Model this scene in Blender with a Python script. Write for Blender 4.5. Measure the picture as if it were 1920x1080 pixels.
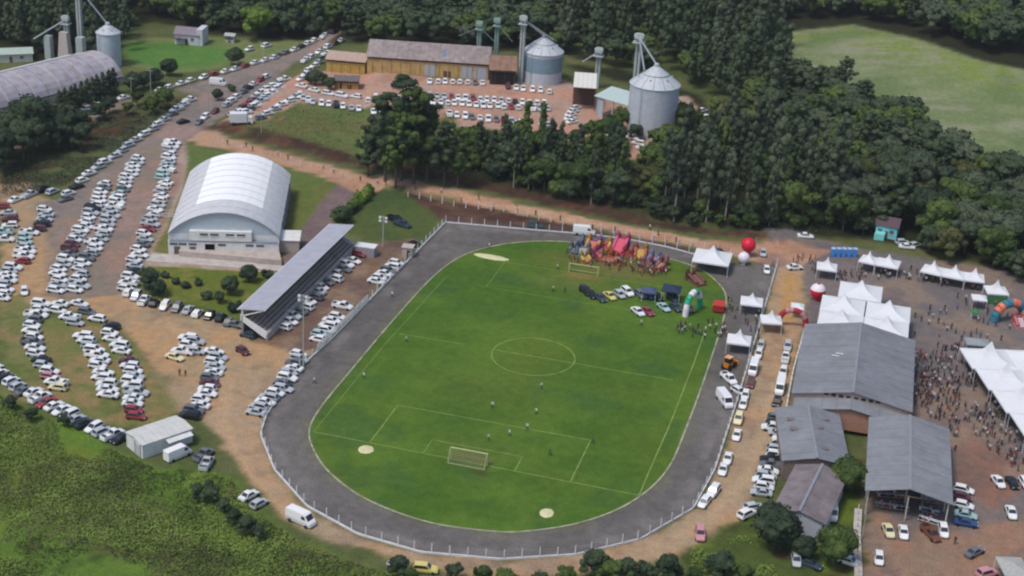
import bpy, bmesh, math, random
import numpy as np
from math import sin, cos, pi, radians, hypot, atan2, sqrt
from mathutils import Vector, Matrix, Quaternion
for o in list(bpy.data.objects): bpy.data.objects.remove(o)
S = bpy.context.scene
COL = S.collection
RNG = random.Random(7)

# ------------------------------------------------------------------ camera
CAM = np.array([69.88, -250.92, 152.58]); YAW, PITCH, ROLL, FPX = -0.24731, 0.41800, 0.05795, 2930.68
_f = np.array([sin(YAW)*cos(PITCH), cos(YAW)*cos(PITCH), -sin(PITCH)])
_r0 = np.array([cos(YAW), -sin(YAW), 0.0]); _u0 = np.cross(_r0, _f)
_r = _r0*cos(ROLL) + _u0*sin(ROLL); _u = -_r0*sin(ROLL) + _u0*cos(ROLL)
cd = bpy.data.cameras.new('camera'); cam = bpy.data.objects.new('camera', cd); COL.objects.link(cam)
cd.sensor_width = 36; cd.lens = 36*FPX/1920; cd.clip_end = 3000; cd.clip_start = 1
cam.matrix_world = Matrix(((_r[0], _u[0], -_f[0], CAM[0]), (_r[1], _u[1], -_f[1], CAM[1]), (_r[2], _u[2], -_f[2], CAM[2]), (0, 0, 0, 1)))
S.camera = cam
# ------------------------------------------------------------------ light
SUN_EL, SUN_AZ = radians(62), radians(215)
w = bpy.data.worlds.new('World'); S.world = w; w.use_nodes = True
nt = w.node_tree; nt.nodes.clear()
sky = nt.nodes.new('ShaderNodeTexSky'); sky.sky_type = 'NISHITA'; sky.sun_disc = False
sky.sun_elevation = SUN_EL; sky.sun_rotation = SUN_AZ; sky.altitude = 600; sky.air_density = 1.0; sky.dust_density = 4.0; sky.ozone_density = 1.0
bg = nt.nodes.new('ShaderNodeBackground'); bg.inputs[1].default_value = 0.1
ow = nt.nodes.new('ShaderNodeOutputWorld'); nt.links.new(sky.outputs[0], bg.inputs[0]); nt.links.new(bg.outputs[0], ow.inputs[0])
sd = bpy.data.lights.new('sun', 'SUN'); sd.energy = 1.45; sd.angle = radians(14); sd.color = (1.0, 0.94, 0.86)
so = bpy.data.objects.new('sun', sd); COL.objects.link(so)
so.rotation_euler = Vector((sin(SUN_AZ)*cos(SUN_EL), cos(SUN_AZ)*cos(SUN_EL), sin(SUN_EL))).to_track_quat('Z', 'Y').to_euler()
S.view_settings.view_transform = 'Standard'; S.view_settings.look = 'None'; S.view_settings.gamma = 1
S.view_settings.use_curve_mapping = False; S.view_settings.exposure = 0.46
S.render.engine = 'CYCLES'
S.cycles.filter_width = 2.2
S.cycles.max_bounces = 4; S.cycles.diffuse_bounces = 2; S.cycles.glossy_bounces = 2

# ------------------------------------------------------------------ survey helpers
def G0(u, v, z=0.0):
    d = _f + _r*((u-960)/FPX) + _u*((540-v)/FPX)
    return CAM + d*((z-CAM[2])/d[2])
def sdist(poly, X, Y):
    """signed distance to a closed polygon, positive inside"""
    X = np.asarray(X, float); Y = np.asarray(Y, float); P = np.asarray(poly)
    D = np.full(X.shape, 1e18); ins = np.zeros(X.shape, bool)
    for i in range(len(P)):
        ax, ay = P[i]; bx, by = P[(i+1) % len(P)]
        ex, ey = bx-ax, by-ay; L = ex*ex+ey*ey+1e-12
        t = np.clip(((X-ax)*ex+(Y-ay)*ey)/L, 0, 1)
        D = np.minimum(D, (X-ax-t*ex)**2+(Y-ay-t*ey)**2)
        c = (ay > Y) != (by > Y)
        if np.any(c): ins ^= c & (X < (bx-ax)*(Y-ay)/(by-ay+1e-30)+ax)
    D = np.sqrt(D)
    return np.where(ins, D, -D)
def ldist(pts, X, Y):
    D = np.full(np.shape(X), 1e18)
    for (ax, ay), (bx, by) in zip(pts[:-1], pts[1:]):
        ex, ey = bx-ax, by-ay; t = np.clip(((X-ax)*ex+(Y-ay)*ey)/(ex*ex+ey*ey+1e-12), 0, 1)
        D = np.minimum(D, (X-ax-t*ex)**2+(Y-ay-t*ey)**2)
    return np.sqrt(D)
def flat(pp): return [tuple(G0(u, v)[:2]) for u, v in pp]
PA = flat([(735, 356), (850, 374), (1000, 404), (1150, 434), (1300, 459), (1440, 458), (1520, 436), (1700, 405), (1920, 425), (1990, -60), (700, -60), (690, 300)])
PB = flat([(400, 236), (560, 283), (680, 313), (850, 338), (1000, 376), (1200, 418), (1350, 440), (1480, 420), (1560, 420), (1700, 392), (1920, 410), (1990, -60), (650, -60), (600, 100), (548, 150), (475, 205)])
def sstep(t): t = np.clip(t, 0, 1); return t*t*(3-2*t)
def H(x, y):
    x = np.asarray(x, float); y = np.asarray(y, float)
    h = 1.5*sstep((sdist(PA, x, y)+2.5)/4.5) + 1.6*sstep((sdist(PB, x, y)+1.5)/4.0)
    h = h + 9*np.exp(-((x-120)**2/75**2+(y-400)**2/110**2))
    return h
def hz(x, y): return float(H(x, y))
_gc = {}
def G(u, v):
    k = (u, v)
    if k in _gc: return _gc[k]
    z = 0.0
    for _ in range(7):
        p = G0(u, v, z); z2 = hz(p[0], p[1])
        if abs(z2-z) < 0.01: z = z2; break
        z = z2 if _ < 3 else (z+z2)/2
    p = G0(u, v, z); _gc[k] = (float(p[0]), float(p[1]), float(z)); return _gc[k]
def proj(P):
    d = np.asarray(P, float)-CAM; wd = d@_f
    return 960+FPX*(d@_r)/wd, 540-FPX*(d@_u)/wd
def scale_at(x, y, z=0): return FPX/((np.array([x, y, z])-CAM)@_f)
def tall(P, v):
    lo, hi = 0.0, 90.0
    for _ in range(40):
        m = (lo+hi)/2
        if proj((P[0], P[1], P[2]+m))[1] > v: lo = m
        else: hi = m
    return lo
def world_dir(u, v, du, dv):
    a = G(u, v); b = G0(u+du, v+dv, a[2]); return atan2(b[1]-a[1], b[0]-a[0])
def resample(pts, n):
    P = np.array(pts, float); s = np.concatenate([[0], np.cumsum(np.hypot(*np.diff(P, axis=0).T))])
    t = np.linspace(0, s[-1], n); return np.stack([np.interp(t, s, P[:, 0]), np.interp(t, s, P[:, 1])], 1)
def smooth_closed(pts, n):
    P = np.array(pts, float); m = len(P); out = []
    for i in range(m):
        p0, p1, p2, p3 = P[i-1], P[i], P[(i+1) % m], P[(i+2) % m]
        for k in range(12):
            t = k/12; out.append(.5*((2*p1)+(-p0+p2)*t+(2*p0-5*p1+4*p2-p3)*t*t+(-p0+3*p1-3*p2+p3)*t**3))
    out.append(out[0]); return resample(out, n+1)[:-1]

# ------------------------------------------------------------------ numpy noise
_nr = np.random.RandomState(3); _lat = _nr.rand(257, 257)
def vnoise(x, y, s, seed=0):
    x = np.asarray(x)/s+seed*17.3+1000; y = np.asarray(y)/s+seed*9.1+1000
    xi = np.floor(x).astype(int); yi = np.floor(y).astype(int); fx = x-xi; fy = y-yi
    fx = fx*fx*(3-2*fx); fy = fy*fy*(3-2*fy); a = _lat[xi % 256, yi % 256]; b = _lat[(xi+1) % 256, yi % 256]
    c = _lat[xi % 256, (yi+1) % 256]; d = _lat[(xi+1) % 256, (yi+1) % 256]
    return (a*(1-fx)+b*fx)*(1-fy)+(c*(1-fx)+d*fx)*fy
def fbm(x, y, s, seed=0, o=4):
    v = 0; a = 1; t = 0
    for k in range(o): v = v+a*vnoise(x, y, s/2**k, seed+k); t += a; a *= .55
    return v/t
def srgb(h):
    h = h.lstrip('#'); c = [int(h[i:i+2], 16)/255 for i in (0, 2, 4)]
    return tuple(x/12.92 if x <= .04045 else ((x+.055)/1.055)**2.4 for x in c)

# ------------------------------------------------------------------ materials
MATS = {}
def mat(name, col=(.5, .5, .5), rough=.8, metal=0.0, var=.12, scale=1.5, src=None, bump=0.0, spec=.3, coat=0.0, var2=0.0, scale2=.15, sheen=0, dirt=None):
    if name in MATS: return MATS[name]
    m = bpy.data.materials.new(name); m.use_nodes = True; n = m.node_tree; b = n.nodes['Principled BSDF']
    b.inputs['Roughness'].default_value = rough; b.inputs['Metallic'].default_value = metal
    b.inputs['Specular IOR Level'].default_value = spec; b.inputs['Coat Weight'].default_value = coat
    tc = n.nodes.new('ShaderNodeTexCoord'); ge = n.nodes.new('ShaderNodeNewGeometry')
    if src == 'object':
        oi = n.nodes.new('ShaderNodeObjectInfo'); base = oi.outputs['Color']
    elif src == 'attr':
        at = n.nodes.new('ShaderNodeAttribute'); at.attribute_name = 'paint'; base = at.outputs['Color']
    else:
        rg = n.nodes.new('ShaderNodeRGB'); rg.outputs[0].default_value = (*col, 1); base = rg.outputs[0]
    def modulate(base, sc, amt, det=3):
        tx = n.nodes.new('ShaderNodeTexNoise'); tx.inputs['Scale'].default_value = sc; tx.inputs['Detail'].default_value = det
        n.links.new(ge.outputs['Position'], tx.inputs['Vector'])
        mr = n.nodes.new('ShaderNodeMapRange'); mr.inputs[1].default_value = .3; mr.inputs[2].default_value = .7
        mr.inputs[3].default_value = 1-amt; mr.inputs[4].default_value = 1+amt; n.links.new(tx.outputs['Fac'], mr.inputs[0])
        mx = n.nodes.new('ShaderNodeVectorMath'); mx.operation = 'SCALE'; n.links.new(base, mx.inputs[0]); n.links.new(mr.outputs[0], mx.inputs['Scale'])
        return mx.outputs[0], tx
    tx = None
    if var: base, tx = modulate(base, scale, var)
    if var2: base, tx2 = modulate(base, scale2, var2)
    if dirt:
        dt = n.nodes.new('ShaderNodeTexNoise'); dt.inputs['Scale'].default_value = .45; dt.inputs['Detail'].default_value = 6; n.links.new(ge.outputs['Position'], dt.inputs['Vector'])
        rp = n.nodes.new('ShaderNodeMapRange'); rp.inputs[1].default_value = .48; rp.inputs[2].default_value = .75; n.links.new(dt.outputs['Fac'], rp.inputs[0])
        rp.inputs[4].default_value = dirt[1]
        mx = n.nodes.new('ShaderNodeMix'); mx.data_type = 'RGBA'; n.links.new(rp.outputs[0], mx.inputs[0]); n.links.new(base, mx.inputs[6]); mx.inputs[7].default_value = (*dirt[0], 1); base = mx.outputs[2]
    n.links.new(base, b.inputs['Base Color'])
    if bump and tx:
        bp = n.nodes.new('ShaderNodeBump'); bp.inputs['Strength'].default_value = bump; bp.inputs['Distance'].default_value = .1
        n.links.new(tx.outputs['Fac'], bp.inputs['Height']); n.links.new(bp.outputs[0], b.inputs['Normal'])
    MATS[name] = m; return m
def leafmat(name, c1, c2, var=.35):
    if name in MATS: return MATS[name]
    m = bpy.data.materials.new(name); m.use_nodes = True; n = m.node_tree; b = n.nodes['Principled BSDF']
    b.inputs['Roughness'].default_value = .75; b.inputs['Specular IOR Level'].default_value = .12
    oi = n.nodes.new('ShaderNodeObjectInfo'); ge = n.nodes.new('ShaderNodeNewGeometry')
    t1 = n.nodes.new('ShaderNodeTexNoise'); t1.inputs['Scale'].default_value = .45; t1.inputs['Detail'].default_value = 4
    n.links.new(ge.outputs['Position'], t1.inputs['Vector'])
    ad = n.nodes.new('ShaderNodeMath'); ad.operation = 'ADD'; ml = n.nodes.new('ShaderNodeMath'); ml.operation = 'MULTIPLY_ADD'
    n.links.new(oi.outputs['Random'], ml.inputs[0]); ml.inputs[1].default_value = .9; ml.inputs[2].default_value = -.45
    mr = n.nodes.new('ShaderNodeMapRange'); mr.inputs[1].default_value = .32; mr.inputs[2].default_value = .68; n.links.new(t1.outputs['Fac'], mr.inputs[0])
    n.links.new(mr.outputs[0], ad.inputs[0]); n.links.new(ml.outputs[0], ad.inputs[1]); ad.use_clamp = True
    mx = n.nodes.new('ShaderNodeMix'); mx.data_type = 'RGBA'; n.links.new(ad.outputs[0], mx.inputs[0]); mx.inputs[6].default_value = (*c1, 1); mx.inputs[7].default_value = (*c2, 1)
    n.links.new(mx.outputs[2], b.inputs['Base Color'])
    MATS[name] = m; return m
WHITE = mat('white_paint', srgb('#dcdfe1'), .6, var=.05); TENT = mat('tent_fabric', srgb('#d9dce0'), .7, var=.03, scale=.4)
GLASS = mat('car_glass', (.025, .032, .04), .12, var=0, spec=.6); TYRE = mat('tyre', (.02, .02, .022), .9, var=0)
PAINT = mat('car_paint', src='object', rough=.32, var=0, spec=.5, coat=.3); PAINTA = mat('car_paint_far', src='attr', rough=.35, var=0, spec=.5)
STEEL = mat('galvanised_steel', srgb('#b4bcc4'), .45, .35, .1, .6); DARK = mat('dark_interior', (.015, .015, .017), .95, var=0)
CONC = mat('concrete', srgb('#b9b2ab'), .9, var=.12, scale=.8, dirt=(srgb('#8d7f74'), .5))
TOWER = mat('elevator_steel', srgb('#a9b3b2'), .6, .1, .12, 1.0)
SKIN = mat('skin', srgb('#a97f66'), .7, var=0); SHIRT = mat('shirt', src='object', rough=.9, var=0); TROUS = mat('trousers', srgb('#2c3038'), .9, var=.25, scale=.9); HAIR = mat('hair', (.02, .014, .01), .8, var=0)
SHIRTA = mat('shirt_far', src='attr', rough=.9, var=0)

# ------------------------------------------------------------------ mesh helpers
class MB:
    def __init__(s): s.v = []; s.f = []; s.m = []; s.sm = []
    def add(s, vs, fs, m=0, smooth=False):
        o = len(s.v); s.v.extend([tuple(map(float, q)) for q in vs]); s.f.extend([tuple(i+o for i in q) for q in fs]); s.m.extend([m]*len(fs)); s.sm.extend([smooth]*len(fs)); return s
    def box(s, c, d, rz=0, m=0, taper=1.0):
        x, y, z = d[0]/2, d[1]/2, d[2]/2; cr, sr = cos(rz), sin(rz); vs = []
        for k in (-1, 1):
            t = taper if k > 0 else 1
            for i, j in ((-1, -1), (1, -1), (1, 1), (-1, 1)):
                px, py = i*x*t, j*y*t; vs.append((c[0]+px*cr-py*sr, c[1]+px*sr+py*cr, c[2]+k*z))
        return s.add(vs, [(0, 3, 2, 1), (4, 5, 6, 7), (0, 1, 5, 4), (1, 2, 6, 5), (2, 3, 7, 6), (3, 0, 4, 7)], m)
    def beam(s, a, b, w, h=None, m=0):
        a = Vector(a); b = Vector(b); h = h or w; d = (b-a)
        if d.length < 1e-6: return s
        q = d.to_track_quat('Z', 'X'); X = q @ Vector((1, 0, 0))*w/2; Y = q @ Vector((0, 1, 0))*h/2
        vs = [p+i*X+j*Y for p in (a, b) for i, j in ((-1, -1), (1, -1), (1, 1), (-1, 1))]
        return s.add(vs, [(0, 3, 2, 1), (4, 5, 6, 7), (0, 1, 5, 4), (1, 2, 6, 5), (2, 3, 7, 6), (3, 0, 4, 7)], m)
    def tube(s, a, b, r0, r1=None, n=8, m=0, cap=True):
        a = Vector(a); b = Vector(b); r1 = r0 if r1 is None else r1; q = (b-a).to_track_quat('Z', 'X'); vs = []
        for p, r in ((a, r0), (b, r1)):
            for k in range(n): vs.append(p+q @ Vector((r*cos(2*pi*k/n), r*sin(2*pi*k/n), 0)))
        fs = [(k, (k+1) % n, n+(k+1) % n, n+k) for k in range(n)]
        s.add(vs, fs, m, True)
        if cap: s.add(vs[:n], [tuple(range(n-1, -1, -1))], m); s.add(vs[n:], [tuple(range(n))], m)
        return s
    def lathe(s, c, prof, n=24, m=0, smooth=True):
        vs = []; 
        for r, z in prof:
            for k in range(n): vs.append((c[0]+r*cos(2*pi*k/n), c[1]+r*sin(2*pi*k/n), c[2]+z))
        fs = [(i*n+k, i*n+(k+1) % n, (i+1)*n+(k+1) % n, (i+1)*n+k) for i in range(len(prof)-1) for k in range(n)]
        return s.add(vs, fs, m, smooth)
    def prism(s, poly, z0, z1, m=0):
        n = len(poly); vs = [(x, y, z0) for x, y in poly]+[(x, y, z1) for x, y in poly]
        return s.add(vs, [tuple(range(n-1, -1, -1)), tuple(range(n, 2*n))]+[(i, (i+1) % n, n+(i+1) % n, n+i) for i in range(n)], m)
    def panel(s, quad, t, m=0):
        q = [Vector(p) for p in quad]; nn = (q[1]-q[0]).cross(q[-1]-q[0]).normalized()*t; n = len(q)
        vs = q+[p+nn for p in q]
        return s.add(vs, [tuple(range(n-1, -1, -1)), tuple(range(n, 2*n))]+[(i, (i+1) % n, n+(i+1) % n, n+i) for i in range(n)], m)
    def sphere(s, c, r, n=14, m=0, sz=1.0):
        return s.lathe(c, [(max(.001, r*sin(pi*k/n)), -r*sz*cos(pi*k/n)) for k in range(n+1)], n+4, m)
    def mesh(s, name, mats):
        me = bpy.data.meshes.new(name); me.from_pydata(s.v, [], s.f); me.polygons.foreach_set('material_index', s.m); me.polygons.foreach_set('use_smooth', s.sm)
        for q in (mats if isinstance(mats, (list, tuple)) else [mats]): me.materials.append(q)
        me.update(); return me
def put(name, me, parent=None, loc=None, rz=0, sc=None, color=None):
    o = bpy.data.objects.new(name, me); COL.objects.link(o)
    if parent is not None: o.parent = parent
    if loc is not None: o.location = loc
    if rz: o.rotation_euler = (0, 0, rz)
    if sc is not None: o.scale = sc if hasattr(sc, '__len__') else (sc, sc, sc)
    if color is not None: o.color = (*color, 1)
    return o
def obj(name, mb, mats, parent=None, **k): return put(name, mb.mesh(name, mats), parent, **k)
def tag(o, label=None, cat=None, group=None, kind=None):
    if label: o['label'] = label
    if cat: o['category'] = cat
    if group: o['group'] = group
    if kind: o['kind'] = kind
    return o
def thing(name, label, cat, loc=(0, 0, 0), rz=0, group=None):
    o = put(name, None, None, loc, rz); o.empty_display_size = .5; return tag(o, label, cat, group)
def copy_thing(root, name=None):
    r = root.copy(); COL.objects.link(r)
    for ch in root.children:
        c = ch.copy(); COL.objects.link(c); c.parent = r
        for g in ch.children:
            d = g.copy(); COL.objects.link(d); d.parent = c
    return r
# ------------------------------------------------------------------ ground cover
KERB = smooth_closed([(-34.6,28),(-34.4,10),(-33.0,0.5),(-29.0,-6.8),(-22.8,-13.6),(-13.5,-19.6),(-1,-22.9),(10.7,-21.9),(17.5,-19.3),(25.8,-13),(32.5,-3.5),(36.6,9.7),(37.4,28),(37.3,60),(36.2,92),(32,105),(23,113.5),(3.1,117.2),(-11.8,115),(-22.5,108.8),(-30.5,98),(-33.8,82),(-34.6,55)], 260)
OUTER = [(-43.2,3),(-41.2,-4.5),(-33.4,-15.8),(-22.8,-25.6),(-11,-31),(1.4,-32.6),(15,-29.9),(26.9,-24),(36.6,-15.3),(43.9,-1.7),(45.5,14),(45.6,47),(45.2,93),(44.9,121)]
OUTER_TOP = [(44.9,121),(32,117.5),(23.6,120.5),(16,122.6),(6,123.6),(-3.8,123.2),(-19,120.3),(-41.9,116.4)]
OUTER_W = [(-41.9,116.4),(-43.1,72),(-43.9,40),(-45.2,21.7),(-43.2,3)]
TRACK = OUTER+OUTER_TOP[1:]+OUTER_W[1:-1]
KL = [tuple(p) for p in KERB]
gf = lambda pp: [G(u, v)[:2] for u, v in pp]
street = gf([(640,60),(600,92),(560,112),(525,140),(470,185),(400,232),(352,262),(345,300),(338,345),(300,440),(262,520),(238,552),(150,560),(85,555),(100,470),(60,380),(120,375),(200,310),(300,240),(372,180),(330,168),(420,138),(500,110),(570,88),(610,60)])
lot_dirt = gf([(0,345),(60,340),(130,420),(110,500),(90,552),(120,560),(238,545),(300,565),(440,610),(470,640),(520,600),(640,470),(700,455),(790,450),(700,540),(600,650),(545,695),(505,760),(497,800),(512,880),(575,952),(670,1004),(800,1040),(940,1052),(1080,1043),(1200,1014),(1300,958),(1338,905),(1368,820),(1400,720),(1420,640),(1440,560),(1452,500),(1500,500),(1512,560),(1500,620),(1480,760),(1455,880),(1400,960),(1330,1000),(1260,1040),(1150,1070),(1000,1084),(880,1078),(760,1054),(660,1028),(580,1003),(520,955),(470,895),(420,830),(380,790),(330,770),(290,700),(250,640),(200,600),(120,575),(60,575),(0,560)])
grass_ring = gf([(0,560),(40,555),(70,600),(120,600),(200,615),(262,660),(310,720),(330,775),(250,800),(160,790),(60,760),(0,735)])
grass_ring2 = gf([(150,620),(210,600),(250,650),(280,700),(310,760),(290,800),(210,800),(120,760),(90,720),(75,660),(80,600)])
lane = gf([(380,790),(440,740),(480,700),(500,760),(492,800),(508,885),(572,958),(670,1008),(800,1044),(940,1056),(1080,1047),(1200,1018),(1300,965),(1345,905),(1375,820),(1405,720),(1445,560),(1462,490),(1500,495),(1500,620),(1476,760),(1448,880),(1400,950),(1330,995),(1250,1035),(1150,1060),(1000,1074),(880,1068),(760,1046),(660,1020),(580,993),(520,945),(470,885),(425,825)])
gravel = gf([(330,262),(352,262),(346,300),(338,345),(300,440),(262,520),(236,548),(200,560),(120,556),(92,520),(110,440),(160,370),(230,310),(290,265)])
road_n = gf([(350,262),(385,244),(440,262),(560,295),(640,316),(700,332),(850,354),(1000,388),(1150,418),(1300,446),(1400,458),(1480,452),(1560,470),(1500,500),(1440,496),(1300,464),(1150,436),(1000,406),(850,376),(720,350),(690,372),(650,352),(600,330),(520,308),(430,282),(380,272)])
gym_yard = gf([(350,270),(430,284),(520,308),(645,330),(640,360),(585,420),(560,465),(520,560),(440,585),(300,560),(262,525),(300,440),(340,350)])
gym_grass = gf([(352,275),(430,288),(520,310),(640,335),(600,345),(555,350),(440,300),(380,320),(352,340)])
garden = gf([(272,495),(520,500),(505,560),(450,600),(380,575),(280,550),(262,525)])
gym_grass2 = gf([(556,345),(600,345),(600,380),(575,430),(555,440)])
track_east_grass = gf([(640,390),(700,355),(780,360),(850,385),(800,450),(740,470),(700,455),(660,440),(625,410)])
yard_walk = gf([(345,268),(352,300),(345,350),(310,430),(285,470),(300,475),(530,500),(520,512),(275,498),(260,520),(275,480),(300,440),(338,345),(330,300)])
drive = gf([(640,335),(690,345),(640,400),(600,440),(540,500),(500,560),(480,575),(520,500),(560,440),(600,380)])
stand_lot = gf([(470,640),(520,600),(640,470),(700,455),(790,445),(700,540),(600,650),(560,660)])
bank_s = gf([(760,362),(850,378),(1000,408),(1150,438),(1300,466),(1300,478),(1250,462),(1110,442),(1000,433),(900,426),(835,416),(790,385)])
bank_n = gf([(385,238),(560,286),(690,320),(850,345),(1000,379),(1200,422),(1350,444),(1440,448),(1440,436),(1350,430),(1200,404),(1000,360),(850,324),(690,300),(560,258),(430,226)])  # dark bank soil, carried uphill and deepened with painted tree shade
slot = gf([(430,235),(500,225),(560,190),(640,200),(760,200),(850,215),(860,260),(760,300),(680,305),(560,278),(440,245)])
lot_n = gf([(560,140),(620,130),(850,150),(1060,150),(1120,180),(1290,180),(1330,230),(1280,290),(1180,300),(1050,262),(960,245),(850,238),(720,215),(620,205),(560,195),(520,230),(470,240),(400,250),(440,210),(520,160)])
meadow = gf([(230,70),(420,72),(560,78),(610,70),(560,100),(480,118),(400,132),(300,140),(235,120)])
meadow_b = gf([(235,78),(330,80),(430,92),(440,100),(400,125),(320,130),(240,115)])
barn_yard = gf([(0,250),(80,215),(215,180),(260,190),(200,215),(100,260),(0,290)])
west_bank = gf([(0,275),(100,250),(200,215),(330,185),(360,185),(300,235),(200,305),(120,350),(0,370)])
scrub = gf([(-60,705),(0,740),(60,770),(150,805),(230,850),(300,880),(385,880),(440,900),(480,960),(560,1010),(640,1045),(740,1075),(760,1110),(-80,1110)])
field = gf([(1400,60),(1450,62),(1600,46),(1720,74),(1830,112),(1960,150),(2000,420),(1920,400),(1800,330),(1700,260),(1600,180),(1440,150)])
plaza = gf([(1440,430),(1500,430),(1600,465),(1700,480),(1860,500),(1960,540),(1960,1100),(1610,1100),(1625,900),(1640,780),(1500,640),(1512,560),(1480,500),(1420,500)])
plaza_earth = gf([(1620,900),(1700,990),(1800,1000),(1960,960),(1960,1110),(1610,1110),(1612,960)])
plaza_earth2 = gf([(1780,760),(1820,800),(1900,860),(1940,900),(1850,960),(1790,900)])
yard_e = gf([(1500,870),(1625,860),(1620,960),(1605,1090),(1480,1090),(1400,1070),(1300,1070),(1280,1040),(1360,990),(1420,960),(1460,930)])
woods = [gf(p) for p in ([(-20,-10),(-20,100),(60,112),(232,118),(236,40),(640,40),(640,-20),(0,-20)], [(250,-20),(285,40),(400,64),(560,76),(625,70),(650,78),(960,98),(1060,118),(1150,128),(1300,175),(1345,215),(1440,205),(1500,190),(1700,260),(1800,330),(1960,400),(1960,530),(1850,500),(1740,470),(1600,446),(1400,430),(1340,425),(1200,400),(1190,320),(1300,300),(1340,250),(1290,185),(1060,125),(1060,-20)], [(690,262),(870,245),(960,250),(1060,268),(1190,300),(1200,402),(1000,356),(850,322),(690,298)], [(1430,-20),(1450,60),(1600,46),(1720,72),(1830,110),(1960,145),(1960,-20)])]  # forest floor; the roadside belt also has tree shade painted into its colour
LAYERS = [  # polygon, colour a, colour b, softness m, edge wobble m, strength
 (meadow,'#767a50','#5f7440',4,3,1),(meadow_b,'#4f7636','#5a7c3c',3,2,1),
 (west_bank,'#4b4634','#56603a',5,5,1),(barn_yard,'#8d7c70','#7a6e60',2,2,1),
 (field,'#7d8760','#6e7c54',3,2,1),(plaza,'#786e6a','#6a6666',2,2,1),(plaza_earth,'#96745e','#8a7462',5,4,.95),(plaza_earth2,'#8a6250','#7a5f52',6,4,.8),
 (yard_e,'#4c5a2c','#3c4a24',2,3,1),(lot_n,'#a69084','#ae8874',2,2,1),(slot,'#5c6a3a','#6a6440',3,3,1),
 (lot_dirt,'#9e8a6e','#ae8c68',2.5,2,1),(street,'#8a7d76','#7a716c',2,1.5,1),(gravel,'#7c736a','#8a7a6a',5,5,.9),
 (grass_ring,'#77754a','#6a7040',3,4,.9),(grass_ring2,'#7b7248','#66703c',3,3,.85),
 (scrub,'#5c772f','#546b2c',2.5,3,1),(lane,'#a28e76','#ac8c6c',2,1.5,.85),
 (gym_yard,'#5f6636','#6c6a3c',1.5,1,1),(gym_grass,'#53693a','#5e6c38',1.5,1,1),(garden,'#5d6a2c','#6f7036',1,1,1),(gym_grass2,'#6a6e38','#5a6a34',1,1,1),
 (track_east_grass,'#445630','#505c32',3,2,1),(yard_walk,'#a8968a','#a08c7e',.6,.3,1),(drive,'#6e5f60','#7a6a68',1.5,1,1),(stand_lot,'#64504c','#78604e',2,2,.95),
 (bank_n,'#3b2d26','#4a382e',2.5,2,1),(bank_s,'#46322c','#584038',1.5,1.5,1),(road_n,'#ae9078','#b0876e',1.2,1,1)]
def axis(a, b, lo, hi, st, so_):
    l = list(np.arange(lo, a, so_))+list(np.arange(a, b, st))+list(np.arange(b, hi+.1, so_)); return np.array(l)
GX = axis(-140, 112, -330, 260, .8, 2.2); GY = axis(-66, 132, -120, 545, .8, 2.2)
X, Y = np.meshgrid(GX, GY); nx, ny = len(GX), len(GY); xf = X.ravel(); yf = Y.ravel()
zf = H(xf, yf)
wob = [fbm(xf, yf, 6, 11)-.5, fbm(xf, yf, 1.8, 5)-.5]
n1 = fbm(xf, yf, 14, 1); n2 = fbm(xf, yf, 4, 2); n3 = fbm(xf, yf, 1.6, 8, 2)
def lerp(a, b, t): return a+(b-a)*t[:, None]
col = lerp(np.array(srgb('#4f5a34')), np.array(srgb('#626540')), sstep((n1-.3)*2.5))
def bb(poly, pad=8):
    P = np.array(poly); return (xf > P[:, 0].min()-pad) & (xf < P[:, 0].max()+pad) & (yf > P[:, 1].min()-pad) & (yf < P[:, 1].max()+pad)
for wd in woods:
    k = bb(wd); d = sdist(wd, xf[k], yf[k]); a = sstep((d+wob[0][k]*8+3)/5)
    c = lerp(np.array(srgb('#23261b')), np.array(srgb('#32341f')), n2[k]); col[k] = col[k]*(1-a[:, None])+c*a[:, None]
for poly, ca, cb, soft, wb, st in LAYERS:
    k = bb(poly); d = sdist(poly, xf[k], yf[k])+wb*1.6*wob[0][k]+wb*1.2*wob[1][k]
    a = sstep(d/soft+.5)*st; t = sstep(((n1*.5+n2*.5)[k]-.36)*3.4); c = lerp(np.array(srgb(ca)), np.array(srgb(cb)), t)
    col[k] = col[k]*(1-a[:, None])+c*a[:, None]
# bare and worn patches, tyre tracks, greener spots
def patch(poly, hexc, seed, thr, sc=7, amt=.8):
    k = bb(poly); d = sdist(poly, xf[k], yf[k]); v = fbm(xf[k], yf[k], sc, seed)
    a = sstep((v-thr)*7)*sstep(d/2+.5)*amt; col[k] = col[k]*(1-a[:, None])+np.array(srgb(hexc))*a[:, None]
patch(lot_dirt, '#8f7a66', 31, .55, 9, .7); patch(lot_dirt, '#7c6c5c', 35, .6, 4, .5); patch(gravel, '#97796a', 33, .55, 10, .7); patch(street, '#9c8078', 37, .55, 12, .6)
patch(grass_ring, '#8c7654', 36, .5, 6, .8); patch(grass_ring, '#4f6430', 38, .6, 7, .7); patch(garden, '#7e7a3e', 40, .55, 5, .6)
patch(scrub, '#5f5a3a', 41, .56, 15, .7); patch(scrub, '#58742c', 42, .52, 18, .85); patch(scrub, '#6c762e', 43, .58, 9, .6); patch(scrub, '#2a3a1e', 44, .57, 8, .7)
patch(plaza, '#8b7868', 45, .5, 14, .7); patch(plaza, '#625c60', 46, .58, 8, .5); patch(lot_n, '#b88a74', 47, .55, 12, .7); patch(lot_n, '#8e7464', 48, .6, 5, .5)
patch(slot, '#54703a', 49, .58, 8, .6); patch(west_bank, '#4c3428', 50, .5, 10, .8); patch(yard_e, '#66752c', 51, .55, 6, .7); patch(yard_e, '#4a3a2c', 52, .58, 5, .8)
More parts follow.
